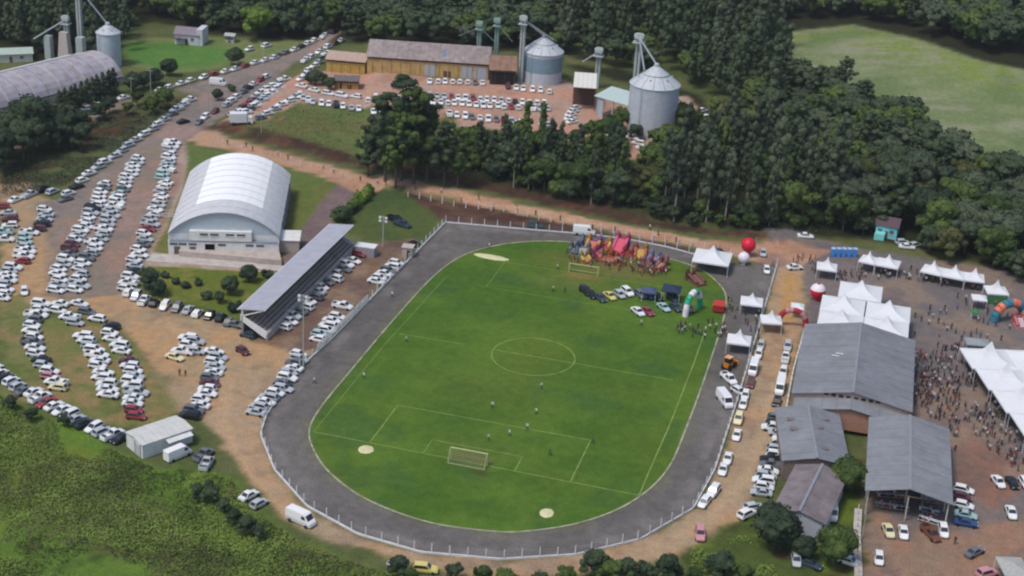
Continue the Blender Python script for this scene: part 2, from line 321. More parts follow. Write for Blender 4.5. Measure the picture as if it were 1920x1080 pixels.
patch(bank_n, '#6b4a3a', 53, .56, 5, .6); patch(bank_s, '#6a5442', 54, .56, 5, .6); patch(road_n, '#9c7660', 55, .55, 6, .6)
patch(plaza_earth, '#7a6a62', 56, .55, 8, .7)
# far field: greener crest and bare streaks
k = bb(field); d = sdist(field, xf[k], yf[k]); FL = gf([(1450,75),(1600,62),(1700,85),(1800,120),(1890,150)])
a = np.exp(-(ldist(FL, xf[k], yf[k])/16)**2)*sstep(d/3)*sstep((n2[k]-.25)*3); col[k] = col[k]*(1-a[:, None]*.85)+np.array(srgb('#76863a'))*a[:, None]*.85
sv = fbm(xf[k]*.35+yf[k]*.2, yf[k]*1.4-xf[k]*.4, 9, 60); a = sstep((sv-.52)*8)*sstep(d/3)*.7; col[k] = col[k]*(1-a[:, None])+np.array(srgb('#8c8c74'))*a[:, None]
sv = fbm(xf[k], yf[k], 22, 61); a = sstep((sv-.5)*6)*sstep(d/3)*.6; col[k] = col[k]*(1-a[:, None])+np.array(srgb('#5c7044'))*a[:, None]
def worn(line, wd, hexc, amt):
    L = gf(line); k = bb(L, wd*2+3); dd = ldist(L, xf[k], yf[k]); a = np.exp(-(dd/wd)**2)*amt*(.6+.8*n3[k]); a = np.clip(a, 0, 1); col[k] = col[k]*(1-a[:, None])+np.array(srgb(hexc))*a[:, None]
for off in (0, 14): worn([(300+off,600),(380+off,650),(420+off,720),(405+off,790),(470,890),(540,970)], .7, '#bb9a78', .5)
worn([(1485,520),(1478,560),(1474,600)], 1.9, '#b48a54', .9); worn([(1455,720),(1430,820),(1395,900),(1330,970),(1230,1030)], 1.2, '#b49a7a', .5)
worn([(190,430),(215,400),(262,320)], 1.2, '#8f8179', .5); worn([(850,455),(700,560),(590,690),(530,790)], 1.0, '#6f5a58', 0)
# track and pitch (grid detail is fine enough here for a firm edge)
kd = sdist(KL, xf, yf); td = sdist(TRACK, xf, yf)
c = lerp(np.array(srgb('#5f5c5a')), np.array(srgb('#6b6865')), sstep((n1-.35)*3)); st_ = fbm(xf*3, yf*.25, 3, 70); c = c*(1+.22*(n3-.5)[:, None]+.25*(st_-.5)[:, None])
a = sstep(td/.5+.5)[:, None]; col = col*(1-a)+c*a
dl = np.exp(-((td-2.2)/1.6)**2)*sstep((n2-.45)*5)*.28; dl = np.where(td > 0, dl, 0)[:, None]; col = col*(1-dl)+np.array(srgb('#9a9294'))*dl
e = np.exp(-((kd+1.0)/1.1)**2)*sstep((n2-.3)*3)*.45; e = e[:, None]; col = col*(1-e)+np.array(srgb('#6d6b50'))*e
pg = lerp(np.array(srgb('#466424')), np.array(srgb('#557029')), sstep((n1-.3)*2.6)); m2 = fbm(xf, yf, 26, 80)
pg = lerp(pg, np.array(srgb('#546926')), sstep((m2-.48)*5)*.6); pg = lerp(pg, np.array(srgb('#3e5e30')), sstep((fbm(xf, yf, 9, 83)-.56)*6)*.55)
pg = pg*(1+.16*(n3-.5)[:, None]+.12*(n2-.5)[:, None])
strp = .5+.5*np.sin((yf+.02*xf)*2*pi/11); pg = pg*(1+.05*(strp-.5)[:, None])
for cx, cy, rx, ry, am, hx in ((0,1.5,4,1.8,.75,'#6e6440'),(0,6,8,4,.3,'#5f6a34'),(0,95.5,5,2.2,.85,'#83703f'),(-2,90,11,5,.45,'#66683a'),(-6,103,9,5,.4,'#6a6338'),(3,-3.2,2.2,1.2,.8,'#4a4026'),(0,48,6,12,.28,'#5d6428'),(-5,30,12,8,.35,'#56602c'),(9,104,10,6,.55,'#7a6244')):
    a = np.exp(-(((xf-cx)/rx)**2+((yf-cy)/ry)**2)**1.3)*am*(.55+.9*n3); a = np.clip(a, 0, 1)[:, None]; pg = pg*(1-a)+np.array(srgb(hx))*a
a = sstep(kd/.5+.5)[:, None]; col = col*(1-a)+pg*a
col = np.clip(col, 0.003, 1)
owner = np.zeros(nx*ny, int); order = ['ground', 'hill_field', 'road_bank', 'dirt_parking_lot', 'gravel_parking_lot', 'street', 'dirt_lane', 'dirt_road', 'fairground_yard', 'grain_yard', 'gym_lawn', 'walkway', 'running_track', 'football_pitch']
def own(i, *ps):
    for p in ps: owner[sdist(p, xf, yf) > 0] = i
own(1, field); own(9, lot_n); own(3, lot_dirt, stand_lot); own(5, street); own(4, gravel); own(6, lane); own(8, plaza); own(10, gym_yard, garden); own(11, yard_walk, drive); own(2, bank_n, bank_s); own(7, road_n)
owner[td > 0] = 12; owner[kd > 0] = 13
gm = bpy.data.materials.new('ground_cover'); gm.use_nodes = True; n = gm.node_tree; b = n.nodes['Principled BSDF']; b.inputs['Roughness'].default_value = .95; b.inputs['Specular IOR Level'].default_value = .1
at = n.nodes.new('ShaderNodeAttribute'); at.attribute_name = 'cover'; ge = n.nodes.new('ShaderNodeNewGeometry'); base = at.outputs['Color']
tx0 = None
for sc_, am in ((2.6, .22), (.55, .12), (7, .16)):
    tx = n.nodes.new('ShaderNodeTexNoise'); tx.inputs['Scale'].default_value = sc_; tx.inputs['Detail'].default_value = 3; n.links.new(ge.outputs['Position'], tx.inputs['Vector'])
    mr = n.nodes.new('ShaderNodeMapRange'); mr.inputs[1].default_value = .3; mr.inputs[2].default_value = .7; mr.inputs[3].default_value = 1-am; mr.inputs[4].default_value = 1+am; n.links.new(tx.outputs['Fac'], mr.inputs[0])
    mx = n.nodes.new('ShaderNodeVectorMath'); mx.operation = 'SCALE'; n.links.new(base, mx.inputs[0]); n.links.new(mr.outputs[0], mx.inputs['Scale']); base = mx.outputs[0]; tx0 = tx0 or tx
n.links.new(base, b.inputs['Base Color']); bp = n.nodes.new('ShaderNodeBump'); bp.inputs['Strength'].default_value = .5; bp.inputs['Distance'].default_value = .15; n.links.new(tx0.outputs['Fac'], bp.inputs['Height']); n.links.new(bp.outputs[0], b.inputs['Normal'])
zf = zf+np.where(owner == 0, (n3-.5)*.25+(n2-.5)*.4*sstep(-td/4), 0)*np.where(td > -1.5, 0, 1)
I = np.arange(nx*ny).reshape(ny, nx); Q = np.stack([I[:-1, :-1], I[:-1, 1:], I[1:, 1:], I[1:, :-1]], -1).reshape(-1, 4)
fo = owner[Q].max(axis=1)
def sheet(name, quads, VX, VY, VZ, C):
    u, inv = np.unique(quads, return_inverse=True); inv = inv.reshape(-1, 4); me = bpy.data.meshes.new(name)
    me.vertices.add(len(u)); me.vertices.foreach_set('co', np.stack([VX[u], VY[u], VZ[u]], 1).ravel())
    me.loops.add(inv.size); me.loops.foreach_set('vertex_index', inv.ravel().astype(np.int32)); me.polygons.add(len(inv)); me.polygons.foreach_set('loop_start', np.arange(0, inv.size, 4, dtype=np.int32))
    try: me.polygons.foreach_set('loop_total', np.full(len(inv), 4, dtype=np.int32))
    except Exception: pass
    at_ = me.color_attributes.new('cover', 'FLOAT_COLOR', 'POINT'); at_.data.foreach_set('color', np.concatenate([C[u], np.ones((len(u), 1))], 1).ravel().astype(np.float32))
    me.materials.append(gm); me.update(calc_edges=True); o = put(name, me); o['kind'] = 'structure'; return o
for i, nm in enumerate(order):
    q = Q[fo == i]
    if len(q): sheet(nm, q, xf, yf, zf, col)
# the land going on beyond the surveyed area
def skirt():
    x0, x1, y0, y1 = GX[0], GX[-1], GY[0], GY[-1]; vs = []; fs = []
    R = 2500; rects = [(-R, -R, R, y0), (-R, y1, R, R), (-R, y0, x0, y1), (x1, y0, R, y1)]
    mb = MB()
    for a, b_, c_, d_ in rects: mb.add([(a, b_, -.05), (c_, b_, -.05), (c_, d_, -.05), (a, d_, -.05)], [(0, 1, 2, 3)])
    o = obj('outlying_land', mb, mat('outlying_grass', srgb('#4c5634'), .95, var=.3, scale=.05, var2=.3, scale2=.01)); o['kind'] = 'structure'
skirt()

# ------------------------------------------------------------------ pitch markings, kerb, sand pits, goals
LINE = mat('faded_lime_line', srgb('#82954f'), .95, var=.3, scale=.6)
def strip(pts, wd, z, mb, closed=False):
    P = [np.array(p, float) for p in pts]; n_ = len(P); L = []
    for i in range(n_):
        a = P[i-1] if (i or closed) else P[i]; b_ = P[(i+1) % n_] if (i < n_-1 or closed) else P[i]; t = b_-a; t = t/np.linalg.norm(t); q = np.array([-t[1], t[0]])*wd/2; L += [(*(P[i]+q), z), (*(P[i]-q), z)]
    m_ = n_ if closed else n_-1
    mb.add(L, [(2*i, 2*i+1, (2*((i+1) % n_))+1, 2*((i+1) % n_)) for i in range(m_)])
marks = thing('pitch_marking', 'faded white lime lines marked on the green football pitch', 'pitch markings')
LH = 96.8
def mk(nm, pts, wd=.22, closed=False):
    mb = MB(); dens = [] 
    if not closed:
        for a, b_ in zip(pts[:-1], pts[1:]):
            k_ = max(2, int(math.dist(a, b_)/2)); dens += [(a[0]+(b_[0]-a[0])*i/k_+RNG.uniform(-.04, .04), a[1]+(b_[1]-a[1])*i/k_+RNG.uniform(-.04, .04)) for i in range(k_)]
        dens.append(pts[-1])
    else: dens = pts
    strip(dens, wd, .03, mb, closed); obj(nm, mb, LINE, marks)
mk('goal_line', [(-32, .2), (33.4, -.6)]); mk('goal_line', [(-27, LH), (26, LH)], .15); mk('touchline', [(33.4, -.6), (34, 30), (34, 60), (33.6, 80)]); mk('touchline', [(-32, .2), (-32.2, 40), (-31, 82)], .12)
mk('halfway_line', [(-31, 48.2), (-16, 48.4)], .2); mk('halfway_line', [(-9.1, 48.4), (31, 48.4)]); mk('penalty_area', [(-20.2, .1), (-20.2, 16.5), (20.2, 16.5), (20.2, -.3)]); mk('goal_area', [(-9.2, 0), (-9.2, 5.5), (9.2, 5.5), (9.2, -.1)], .18)
mk('penalty_area', [(-20.2, LH), (-20.2, LH-16.5), (20, LH-16.5)], .13); mk('centre_circle', [(9.15*cos(2*pi*i/64), 48.4+9.15*sin(2*pi*i/64)) for i in range(64)], .24, True)
mb = MB(); Kp = [tuple(p) for p in KERB]; strip(Kp, .32, .10, mb, True)
for sgn in (1, -1):
    n_ = len(Kp); vs = []
    for i in range(n_):
        t = np.array(Kp[(i+1) % n_])-np.array(Kp[i-1]); t = t/np.linalg.norm(t); q = np.array([-t[1], t[0]])*.16*sgn; p = np.array(Kp[i])+q; vs += [(*p, .10), (*p, 0)]
    mb.add(vs, [(2*i, 2*i+1, 2*((i+1) % n_)+1, 2*((i+1) % n_)) for i in range(n_)])
tag(obj('kerb', mb, mat('kerb_concrete', srgb('#a3a48a'), .9, var=.35, scale=.5, dirt=(srgb('#5d6a38'), .75))), 'low pale concrete kerb between the dark track and the grass pitch', 'kerb')
SAND = mat('sand', srgb('#cfcaa0'), .95, var=.12, scale=1.2)
def pit(u, v, rx, ry, rz, lab):
    p = G(u, v); r_ = random.Random(u); mb = MB(); n_ = 36; ring = []
    for k_ in range(n_):
        a = 2*pi*k_/n_; rr = 1+r_.uniform(-.05, .05); x_, y_ = rx*cos(a)*rr, ry*sin(a)*rr; ring.append((x_*cos(rz)-y_*sin(rz), x_*sin(rz)+y_*cos(rz)))
    vs = [(0, 0, .16)]+[(x_*.8, y_*.8, .13) for x_, y_ in ring]+[(x_, y_, .02) for x_, y_ in ring]
    mb.add(vs, [(0, 1+k_, 1+(k_+1) % n_) for k_ in range(n_)]+[(1+k_, 1+n_+k_, 1+n_+(k_+1) % n_, 1+(k_+1) % n_) for k_ in range(n_)], 0, True)
    tag(obj('sand_pit', mb, SAND, loc=(p[0], p[1], 0)), lab, 'sand pit', 'sand pits on the pitch')
pit(686, 843, 1.5, 1.6, 0, 'small round sand pit outside the near goal line, left side'); pit(1025, 962, 1.3, 1.6, 0, 'small round sand pit near the bottom bend of the pitch'); pit(921, 482, 4.6, 1.5, -.05, 'long pale sand jumping pit at the far left bend of the pitch'); pit(950, 487, .6, .6, 0, 'tiny sand heap beside the long jumping pit')
GOALM = mat('goal_paint', srgb('#b9bd93'), .7, var=.1); NET = mat('goal_net', srgb('#8d9468'), .9, var=.1)
def goal(x, y, d, lab, netted):
    t = thing('football_goal', lab, 'goal', (x, y, 0), 0 if d < 0 else pi, 'football goals')
    for s_ in (-1, 1): obj('post', MB().tube((3.66*s_, 0, 0), (3.66*s_, 0, 2.44), .12), GOALM, t)
    obj('crossbar', MB().tube((-3.66, 0, 2.44), (3.66, 0, 2.44), .12), GOALM, t)
    mb = MB()
    for s_ in (-1, 1): mb.tube((3.66*s_, 0, 2.44), (3.66*s_, -1.0, 2.3), .06).tube((3.66*s_, -1.0, 2.3), (3.66*s_, -1.9, 0.05), .06)
    mb.tube((-3.66, -1.9, .05), (3.66, -1.9, .05), .06); obj('net_frame', mb, GOALM, t)
    mb = MB()
    if netted:
        for k_ in range(31): x_ = -3.66+7.32*k_/30; mb.beam((x_, 0, 2.42), (x_, -1.0, 2.28), .03).beam((x_, -1.0, 2.28), (x_, -1.9, .05), .03)
        for k_ in range(1, 10): z_ = 2.28-2.2*k_/10; y_ = -1.0-.9*k_/10; mb.beam((-3.66, y_, z_), (3.66, y_, z_), .03)
        for s_ in (-1, 1):
            for k_ in range(1, 6): mb.beam((3.66*s_, -.3*k_, .05), (3.66*s_, -.3*k_, 2.35 if k_ < 4 else 2.3-.8*(k_-3)), .03)
        obj('net', mb, NET, t)
goal(0, 0, -1, 'white football goal with net standing on the near goal line', True); goal(0, LH, 1, 'white football goal on the far goal line in front of the bare earth', False)

# ------------------------------------------------------------------ perimeter fence
FENCE = mat('fence_white', srgb('#d6d8dc'), .7, var=.12, scale=.7)
def fence_run(pts, step, t, ph, base_h, phase=0, slats=False):
    L = [0]; 
    for a, b_ in zip(pts[:-1], pts[1:]): L.append(L[-1]+math.dist(a, b_))
    n_ = int(L[-1]/step); R_ = resample(pts, n_+1); mbase = MB(); me_p = None
    for i, (x_, y_) in enumerate(R_[:-1] if phase else R_):
        if 'post' not in PM: PM['post'] = MB().box((0, 0, ph/2), (.16, .16, ph)).box((0, 0, ph+.06), (.12, .22, .12)).mesh('post', FENCE)
        put('post', PM['post'], t, (x_, y_, hz(x_, y_)), RNG.uniform(-.1, .1), (1, 1, RNG.uniform(.93, 1.04)))
    R2 = resample(pts, max(2, int(L[-1]/1.2))); vs = []
    strip([tuple(p) for p in R2], .22, base_h, mbase)
    for sgn in (1, -1):
        vs = []
        for i in range(len(R2)):
            tt = R2[min(i+1, len(R2)-1)]-R2[max(i-1, 0)]; tt = tt/np.linalg.norm(tt); q = np.array([-tt[1], tt[0]])*.11*sgn; vs += [(*(R2[i]+q), base_h), (*(R2[i]+q), -.02)]
        mbase.add(vs, [(2*i, 2*i+1, 2*i+3, 2*i+2) for i in range(len(R2)-1)])
    obj('base_wall', mbase, FENCE, t)
    mw = MB(); 
    for z_ in (.75, 1.15, 1.6):
        for a, b_ in zip(R2[:-1], R2[1:]): mw.beam((*a, z_), (*b_, z_), .025)
    obj('wire', mw, mat('fence_wire', srgb('#9a9a9c'), .5, var=0), t)
PM = {}
ft = thing('perimeter_fence', 'white post and wire fence with low white wall around the running track', 'fence')
fence_run(OUTER, 3.15, ft, 1.9, .35); fence_run(OUTER_TOP[1:], 3.3, ft, 1.9, .3, 1); fence_run(OUTER_W, 3.0, ft, 1.9, .35, 1)
def banner_panels(pts, lab):
    t = thing('fence_netting', lab, 'netting'); R_ = resample(pts, 14)
    for i, (a, b_) in enumerate(zip(R_[:-1], R_[1:])):
        mb = MB(); q = [np.array([*(a*(1-u)+b_*u), z]) for u, z in ((.03, .4), (.97, .4), (.97, 1.75), (.03, 1.75))]
        for k_ in range(9):
            f_ = k_/8; mb.beam(q[0]*(1-f_)+q[1]*f_, q[3]*(1-f_)+q[2]*f_, .05, .02); mb.beam(q[0]*(1-f_)+q[3]*f_, q[1]*(1-f_)+q[2]*f_, .05, .02)
        obj('netting_panel', mb, FENCE, t)
banner_panels([(-44.5, 33), (-43.6, 62)], 'pale see-through netting panels on the fence in front of the grandstand')
rf = thing('roadside_fence', 'row of white posts with rails along the dirt road above the track', 'fence')
RP = gf([(765,368),(860,388),(960,398),(1010,412),(1100,430),(1200,445),(1300,462),(1370,474)]); R_ = resample(RP, 27)
for i, (x_, y_) in enumerate(R_):
    put('post', PM['post'], rf, (x_, y_, hz(x_, y_)-.1), 0, (1.3, 1.3, RNG.uniform(.7, 1.2)))
mb = MB()
for a, b_ in zip(R_[:-1], R_[1:]): mb.beam((*a, hz(*a)+1.0), (*b_, hz(*b_)+1.0), .06)
obj('rail', mb, mat('weathered_wood', srgb('#8d7d6c'), .9), rf)
RP = gf([(400,262),(520,296),(640,330)]); R_ = resample(RP, 14); rf2 = thing('roadside_fence', 'short row of wooden posts along the dirt road behind the gymnasium', 'fence')
for x_, y_ in R_: put('post', PM['post'], rf2, (x_, y_, hz(x_, y_)-.1), 0, (1, 1, RNG.uniform(.6, .9)))
# ------------------------------------------------------------------ gymnasium
WALLW = mat('gym_wall', srgb('#d8dad8'), .85, var=.05, scale=.6, dirt=(srgb('#b3aaa2'), .5)); ROOFW = mat('roof_white', srgb('#f4f6f7'), .55, var=.03, scale=.5)
ROOFG = mat('roof_grey', srgb('#cdcfd2'), .55, .05, .07, .8, dirt=(srgb('#b4b4b8'), .5)); GABLE = mat('gable_sheet', srgb('#b4c0ca'), .6, var=.05)
WIN = mat('dark_window', srgb('#59606a'), .2, var=.1, scale=2); BAND = mat('blue_grey_band', srgb('#8290a0'), .8, var=.05); PLINTH = mat('plinth', srgb('#b8aca6'), .9, var=.1, dirt=(srgb('#94887e'), .6))
gp = [np.array(G(317, 474)[:2]), np.array(G(528, 479)[:2])]; ax_ = gp[1]-gp[0]; GW = float(np.hypot(*ax_))-.6; grz = atan2(ax_[1], ax_[0])
gym = thing('gymnasium', 'white sports hall with arched metal roof and long low front windows', 'gymnasium', (*gp[0], 0), grz)
GD = 43.0; EV = 5.2; RISE = 5.8; R_ = ((GW/2)**2+RISE**2)/(2*RISE); A0 = math.asin((GW/2)/R_)
def arc(t, r=0): a = -A0+2*A0*t; return (GW/2+(R_+r)*sin(a), EV+RISE-R_+(R_+r)*cos(a))
mb = MB(); mb.box((GW/2, .2, 2.6), (GW, .4, 5.2)).box((GW/2, GD-.2, 2.6), (GW, .4, 5.2)).box((.2, GD/2, 2.6), (.4, GD-.8, 5.19)).box((GW-.2, GD/2, 2.6), (.4, GD-.8, 5.19)); obj('wall', mb, WALLW, gym)
for y_ in (.02, GD-.42):
    mb = MB(); n_ = 24; A = [arc(i/n_, -.1) for i in range(n_+1)]
    for i in range(n_): mb.prism([(A[i][0], 0), (A[i+1][0], 0), (A[i+1][0], 1), (A[i][0], 1)], 0, 1)
    mb.v = []; mb.f = []; mb.m = []; mb.sm = []
    for i in range(n_):
        (x0, z0), (x1, z1) = A[i], A[i+1]; mb.add([(x0, y_, EV), (x1, y_, EV), (x1, y_, z1), (x0, y_, z0), (x0, y_+.4, EV), (x1, y_+.4, EV), (x1, y_+.4, z1), (x0, y_+.4, z0)], [(0, 1, 2, 3), (7, 6, 5, 4), (0, 4, 5, 1)])
    obj('gable', mb, GABLE, gym)
NS = 10; secs = [(0, .24, ROOFG), (.24, .80, ROOFW), (.80, 1, ROOFG)]
for s_ in range(NS):
    y0 = -.5+(GD+1)*s_/NS; y1 = -.5+(GD+1)*(s_+1)/NS-.12
    for si, (t0, t1, m_) in enumerate(secs):
        if s_ < 2: m_ = ROOFG
        mb = MB(); k_ = 8 if si == 1 else 4
        for i in range(k_):
            a, b_ = arc(t0+(t1-t0)*i/k_, .02), arc(t0+(t1-t0)*(i+1)/k_, .02); c_, d_ = arc(t0+(t1-t0)*i/k_, .16), arc(t0+(t1-t0)*(i+1)/k_, .16)
            mb.add([(a[0], y0, a[1]), (b_[0], y0, b_[1]), (b_[0], y1, b_[1]), (a[0], y1, a[1]), (c_[0], y0, c_[1]), (d_[0], y0, d_[1]), (d_[0], y1, d_[1]), (c_[0], y1, c_[1])], [(0, 3, 2, 1), (4, 5, 6, 7), (0, 1, 5, 4), (2, 3, 7, 6)], 0, False)
        obj('roof_panel', mb, m_, gym)
for s_ in range(NS+1):
    mb = MB(); y_ = -.5+(GD+1)*s_/NS-.06; P_ = [arc(i/20, .17) for i in range(21)]
    for a, b_ in zip(P_[:-1], P_[1:]): mb.beam((a[0], y_, a[1]), (b_[0], y_, b_[1]), .14, .06)
    obj('roof_seam', mb, mat('seam', srgb('#c4c6cb'), .6), gym)
obj('front_block', MB().box((GW*.52-1.2, -.6, 5.15), (GW*.56, 1.2, 2.5)), WALLW, gym)
for u_ in (.325, .42, .56, .66): w_ = obj('window', MB().box((GW*u_, -1.22, 5.6), (2.0, .08, .55)), WIN, gym); obj('sill', MB().box((0, 0, 0), (2.2, .16, .08)), WALLW, w_, loc=(GW*u_, -1.25, 5.26))
obj('band', MB().box((GW*.5, -.55, 3.72), (GW*.98, 1.1, .2)), BAND, gym)
obj('lower_front', MB().box((GW*.5-GW*.335, -.5, 1.8), (GW*.33, 1.0, 3.6)).box((GW*.71, -.5, 1.8), (GW*.58, 1.0, 3.6)), WALLW, gym)
for u_ in (.05, .13, .22, .485, .735, .83): obj('window', MB().box((GW*u_, -1.02, 2.85), (1.9, .08, .6)), WIN, gym)
dr = obj('door', MB().box((GW*.378, -.1, 1.5), (2.6, .1, 3.0)), DARK, gym); obj('lintel', MB().box((GW*.375, -.5, 3.3), (GW*.085, 1.0, .6)), WALLW, gym)
for u_ in (.08, .22): obj('door', MB().box((GW*u_, -1.03, 1.1), (1.5, .08, 2.2)), mat('brown_door', srgb('#6b5a58'), .8), gym)
pl_ = [np.array(G(u_, v_)[:2])-gp[0] for u_, v_ in ((318, 476), (528, 499))]; ca, sa = cos(-grz), sin(-grz); pl_ = [(p_[0]*ca-p_[1]*sa, p_[0]*sa+p_[1]*ca) for p_ in pl_]
obj('plinth', MB().prism([(GW*.1, -1.02), (GW*.1, -2.2), pl_[1], (GW+.1, -1.02)], 0, 1.5), PLINTH, gym)
for k_ in range(5): obj('side_post', MB().box((GW+.15, 14+6*k_, 2.4), (.3, .5, 4.8)), BAND, gym)
for k_ in range(6): obj('side_window', MB().box((GW+.03, 11+k_*5.2, 3.6), (.1, 3.2, .9)), WIN, gym)
an = obj('annexe', MB().box((GW+2.4, 5.0, 1.6), (4.8, 6.5, 3.2)), PLINTH, gym); obj('annexe_roof', MB().box((0, 0, 0), (5.2, 6.9, .2)), WALLW, an, loc=(GW+2.4, 5.0, 3.3))
obj('gate_post', MB().box((-6, 22, .9), (.15, .15, 1.8)).box((-3, 22, .9), (.15, .15, 1.8)).beam((-6, 22, 1.6), (-.5, 22, 1.6), .1).beam((-6, 22, .9), (-.5, 22, .9), .1), WALLW, gym)
obj('forecourt', MB().prism([(-4, -1.05), (-5, -5.5), (pl_[1][0]+1, pl_[1][1]-3.2), (pl_[1][0]+1, pl_[1][1]), (GW*.1, -2.3), (GW*.1, -1.05)], 0, .12), CONC, gym)

# ------------------------------------------------------------------ grandstand
st = thing('grandstand', 'long concrete grandstand with flat pale roof and stepped seating', 'grandstand', (-63.5, 34, 0))
LST = 54.5
SHEET = mat('stand_roof', srgb('#aeb0ba'), .55, .1, .05, .5, dirt=(srgb('#9a9ca6'), .5)); SEAT = mat('seat_step', srgb('#a39a94'), .9, var=.12, dirt=(srgb('#6f625c'), .7)); RISER = mat('riser', srgb('#5e5250'), .9, var=.15)
n_ = 18
for k_ in range(n_):
    y0 = LST*k_/n_; obj('roof_sheet', MB().panel([(0, y0, 6.45), (6.1, y0, 7.15), (6.1, y0+LST/n_-.05, 7.15), (0, y0+LST/n_-.05, 6.45)], .12), SHEET, st)
obj('roof_edge', MB().beam((6.12, 0, 7.12), (6.12, LST, 7.12), .12, .4).beam((-.05, 0, 6.45), (-.05, LST, 6.45), .12, .3), WHITE, st)
for k_ in range(6):
    x0 = 1.9+k_*.78; z1 = 3.9-k_*.5
    obj('step', MB().box((x0+.39, LST/2, z1-.06), (.78, LST-1, .12)), SEAT, st); obj('riser', MB().box((x0+.75, LST/2, z1-.36), (.06, LST-1, .47)), RISER, st)
    obj('bench', MB().box((x0+.3, LST/2, z1+.16), (.3, LST-2, .1)), mat('bench', srgb('#b3aca2'), .8, var=.2, scale=.8), st)
obj('front_wall', MB().box((6.75, LST/2, .75), (.2, LST, 1.5)), PLINTH, st); obj('handrail', MB().beam((6.75, 0, 1.9), (6.75, LST, 1.9), .1), WHITE, st)
obj('back_wall', MB().box((1.0, LST/2, 2.6), (.2, LST, 5.2)), mat('stand_back', srgb('#8c7e7c'), .9, var=.1), st)
for y_ in (0, LST): obj('side_panel', MB().add([(.6, y_, 4.0), (6.9, y_, .2), (6.9, y_, 2.1), (.6, y_, 5.4), (.6, y_+.2, 4.0), (6.9, y_+.2, .2), (6.9, y_+.2, 2.1), (.6, y_+.2, 5.4)], [(0, 1, 2, 3), (7, 6, 5, 4), (3, 2, 6, 7), (0, 4, 5, 1), (1, 5, 6, 2), (0, 3, 7, 4)]), WHITE, st)
for k_ in range(8): y_ = LST*k_/7; obj('column', MB().box((1.0, min(y_+.2, LST-.2), 3.2), (.3, .3, 6.4)).beam((1.0, min(y_+.2, LST-.2), 5.0), (5.8, min(y_+.2, LST-.2), 7.0), .22), WHITE, st)

# ------------------------------------------------------------------ sheds
FIB = mat('fibre_cement', srgb('#82868c'), .85, var=.08, scale=.7, var2=.12, scale2=.12, dirt=(srgb('#74767a'), .6)); FIB2 = mat('fibre_cement_dark', srgb('#7b7e85'), .85, var=.08, scale=.7, var2=.12, scale2=.12, dirt=(srgb('#6c6e78'), .6))
FIBR = mat('fibre_cement_stained', srgb('#7c7478'), .9, var=.12, scale=.5, var2=.2, scale2=.15, dirt=(srgb('#6a5c58'), .8)); EARTHW = mat('clay_wall', srgb('#a87e6c'), .9, var=.1); RIDGE = mat('ridge_cap', srgb('#888d95'), .8)
def gable_shed(name, label, cat, c0, c1, c2, eave, rise, pitch_n, m1, m2, wallm=None, open_ends=False, overhang=.4, rows=3, z=0):
    """c0,c1: near gable corners (left,right); c2: far left corner; roof of separate sheets"""
    c0 = np.array(c0, float); c1 = np.array(c1, float); c2 = np.array(c2, float); ex = c1-c0; W = float(np.hypot(*ex)); ex /= W; Lh = float(np.hypot(*(c2-c0))); rz = atan2(ex[1], ex[0])
    t = thing(name, label, cat, (*c0, z), rz); oh = overhang
    for side in (0, 1):
        for k_ in range(pitch_n):
            for r in range(rows):
                y0 = -oh+(Lh+2*oh)*k_/pitch_n; y1 = y0+(Lh+2*oh)/pitch_n-.03; f0, f1 = r/rows, (r+1)/rows+.01
                xa, xb = (-oh+(W/2+oh)*f0, -oh+(W/2+oh)*f1) if side == 0 else (W+oh-(W/2+oh)*f0, W+oh-(W/2+oh)*f1)
                za, zb = eave+rise*f0+.035*(k_ % 2)+.04*r, eave+rise*f1+.035*(k_ % 2)+.04*r
                q = [(xa, y0, za), (xb, y0, zb), (xb, y1, zb), (xa, y1, za)]
                if side: q = q[::-1]
                obj('roof_sheet', MB().panel(q, .07), m1 if side == 0 else m2, t)
    obj('ridge_cap', MB().box((W/2, Lh/2, eave+rise+.22), (.5, Lh+2*oh, .1)), RIDGE, t)
    if wallm:
        mb = MB(); mb.box((.1, Lh/2, eave/2), (.2, Lh, eave-.02)).box((W-.1, Lh/2, eave/2), (.2, Lh, eave-.02)); obj('side_wall', mb, wallm, t)
        for y_ in (.12, Lh-.12):
            mb = MB(); mb.add([(0.2, y_-.1, 0), (W-.2, y_-.1, 0), (W-.2, y_-.1, eave), (W/2, y_-.1, eave+rise-.1), (.2, y_-.1, eave), (0.2, y_+.1, 0), (W-.2, y_+.1, 0), (W-.2, y_+.1, eave), (W/2, y_+.1, eave+rise-.1), (.2, y_+.1, eave)], [(0, 1, 2, 3, 4), (9, 8, 7, 6, 5), (0, 5, 6, 1), (1, 6, 7, 2), (2, 7, 8, 3), (3, 8, 9, 4), (4, 9, 5, 0)]); obj('gable_wall', mb, wallm, t)
    else:
        for k_ in range(6):
            y_ = .3+(Lh-.6)*k_/5
            for x_ in (.3, W/2, W-.3): obj('column', MB().box((x_, y_, eave/2), (.25, .25, eave)), CONC, t)
            mb = MB().beam((.2, y_, eave-.1), (W-.2, y_, eave-.1), .12, .25).beam((.2, y_, eave-.1), (W/2, y_, eave+rise-.2), .12).beam((W-.2, y_, eave-.1), (W/2, y_, eave+rise-.2), .12); obj('truss', mb, mat('truss', srgb('#6a5a50'), .8), t)
    return t, W, Lh
shA, WA, LA = gable_shed('exhibition_shed', 'large grey gable roofed shed behind the white tent cluster', 'shed', (57.0, 41), (80.6, 41.5), (56.6, 75.5), 5.6, 2.3, 20, FIB, FIB2, mat('shed_wall', srgb('#9c8c86'), .9, var=.1))
for k_ in range(8): obj('sheet_opening', MB().box((WA*.5+(k_-3.5)*1.5, -.05, 6.6), (.9, .12, .5)), DARK, shA)
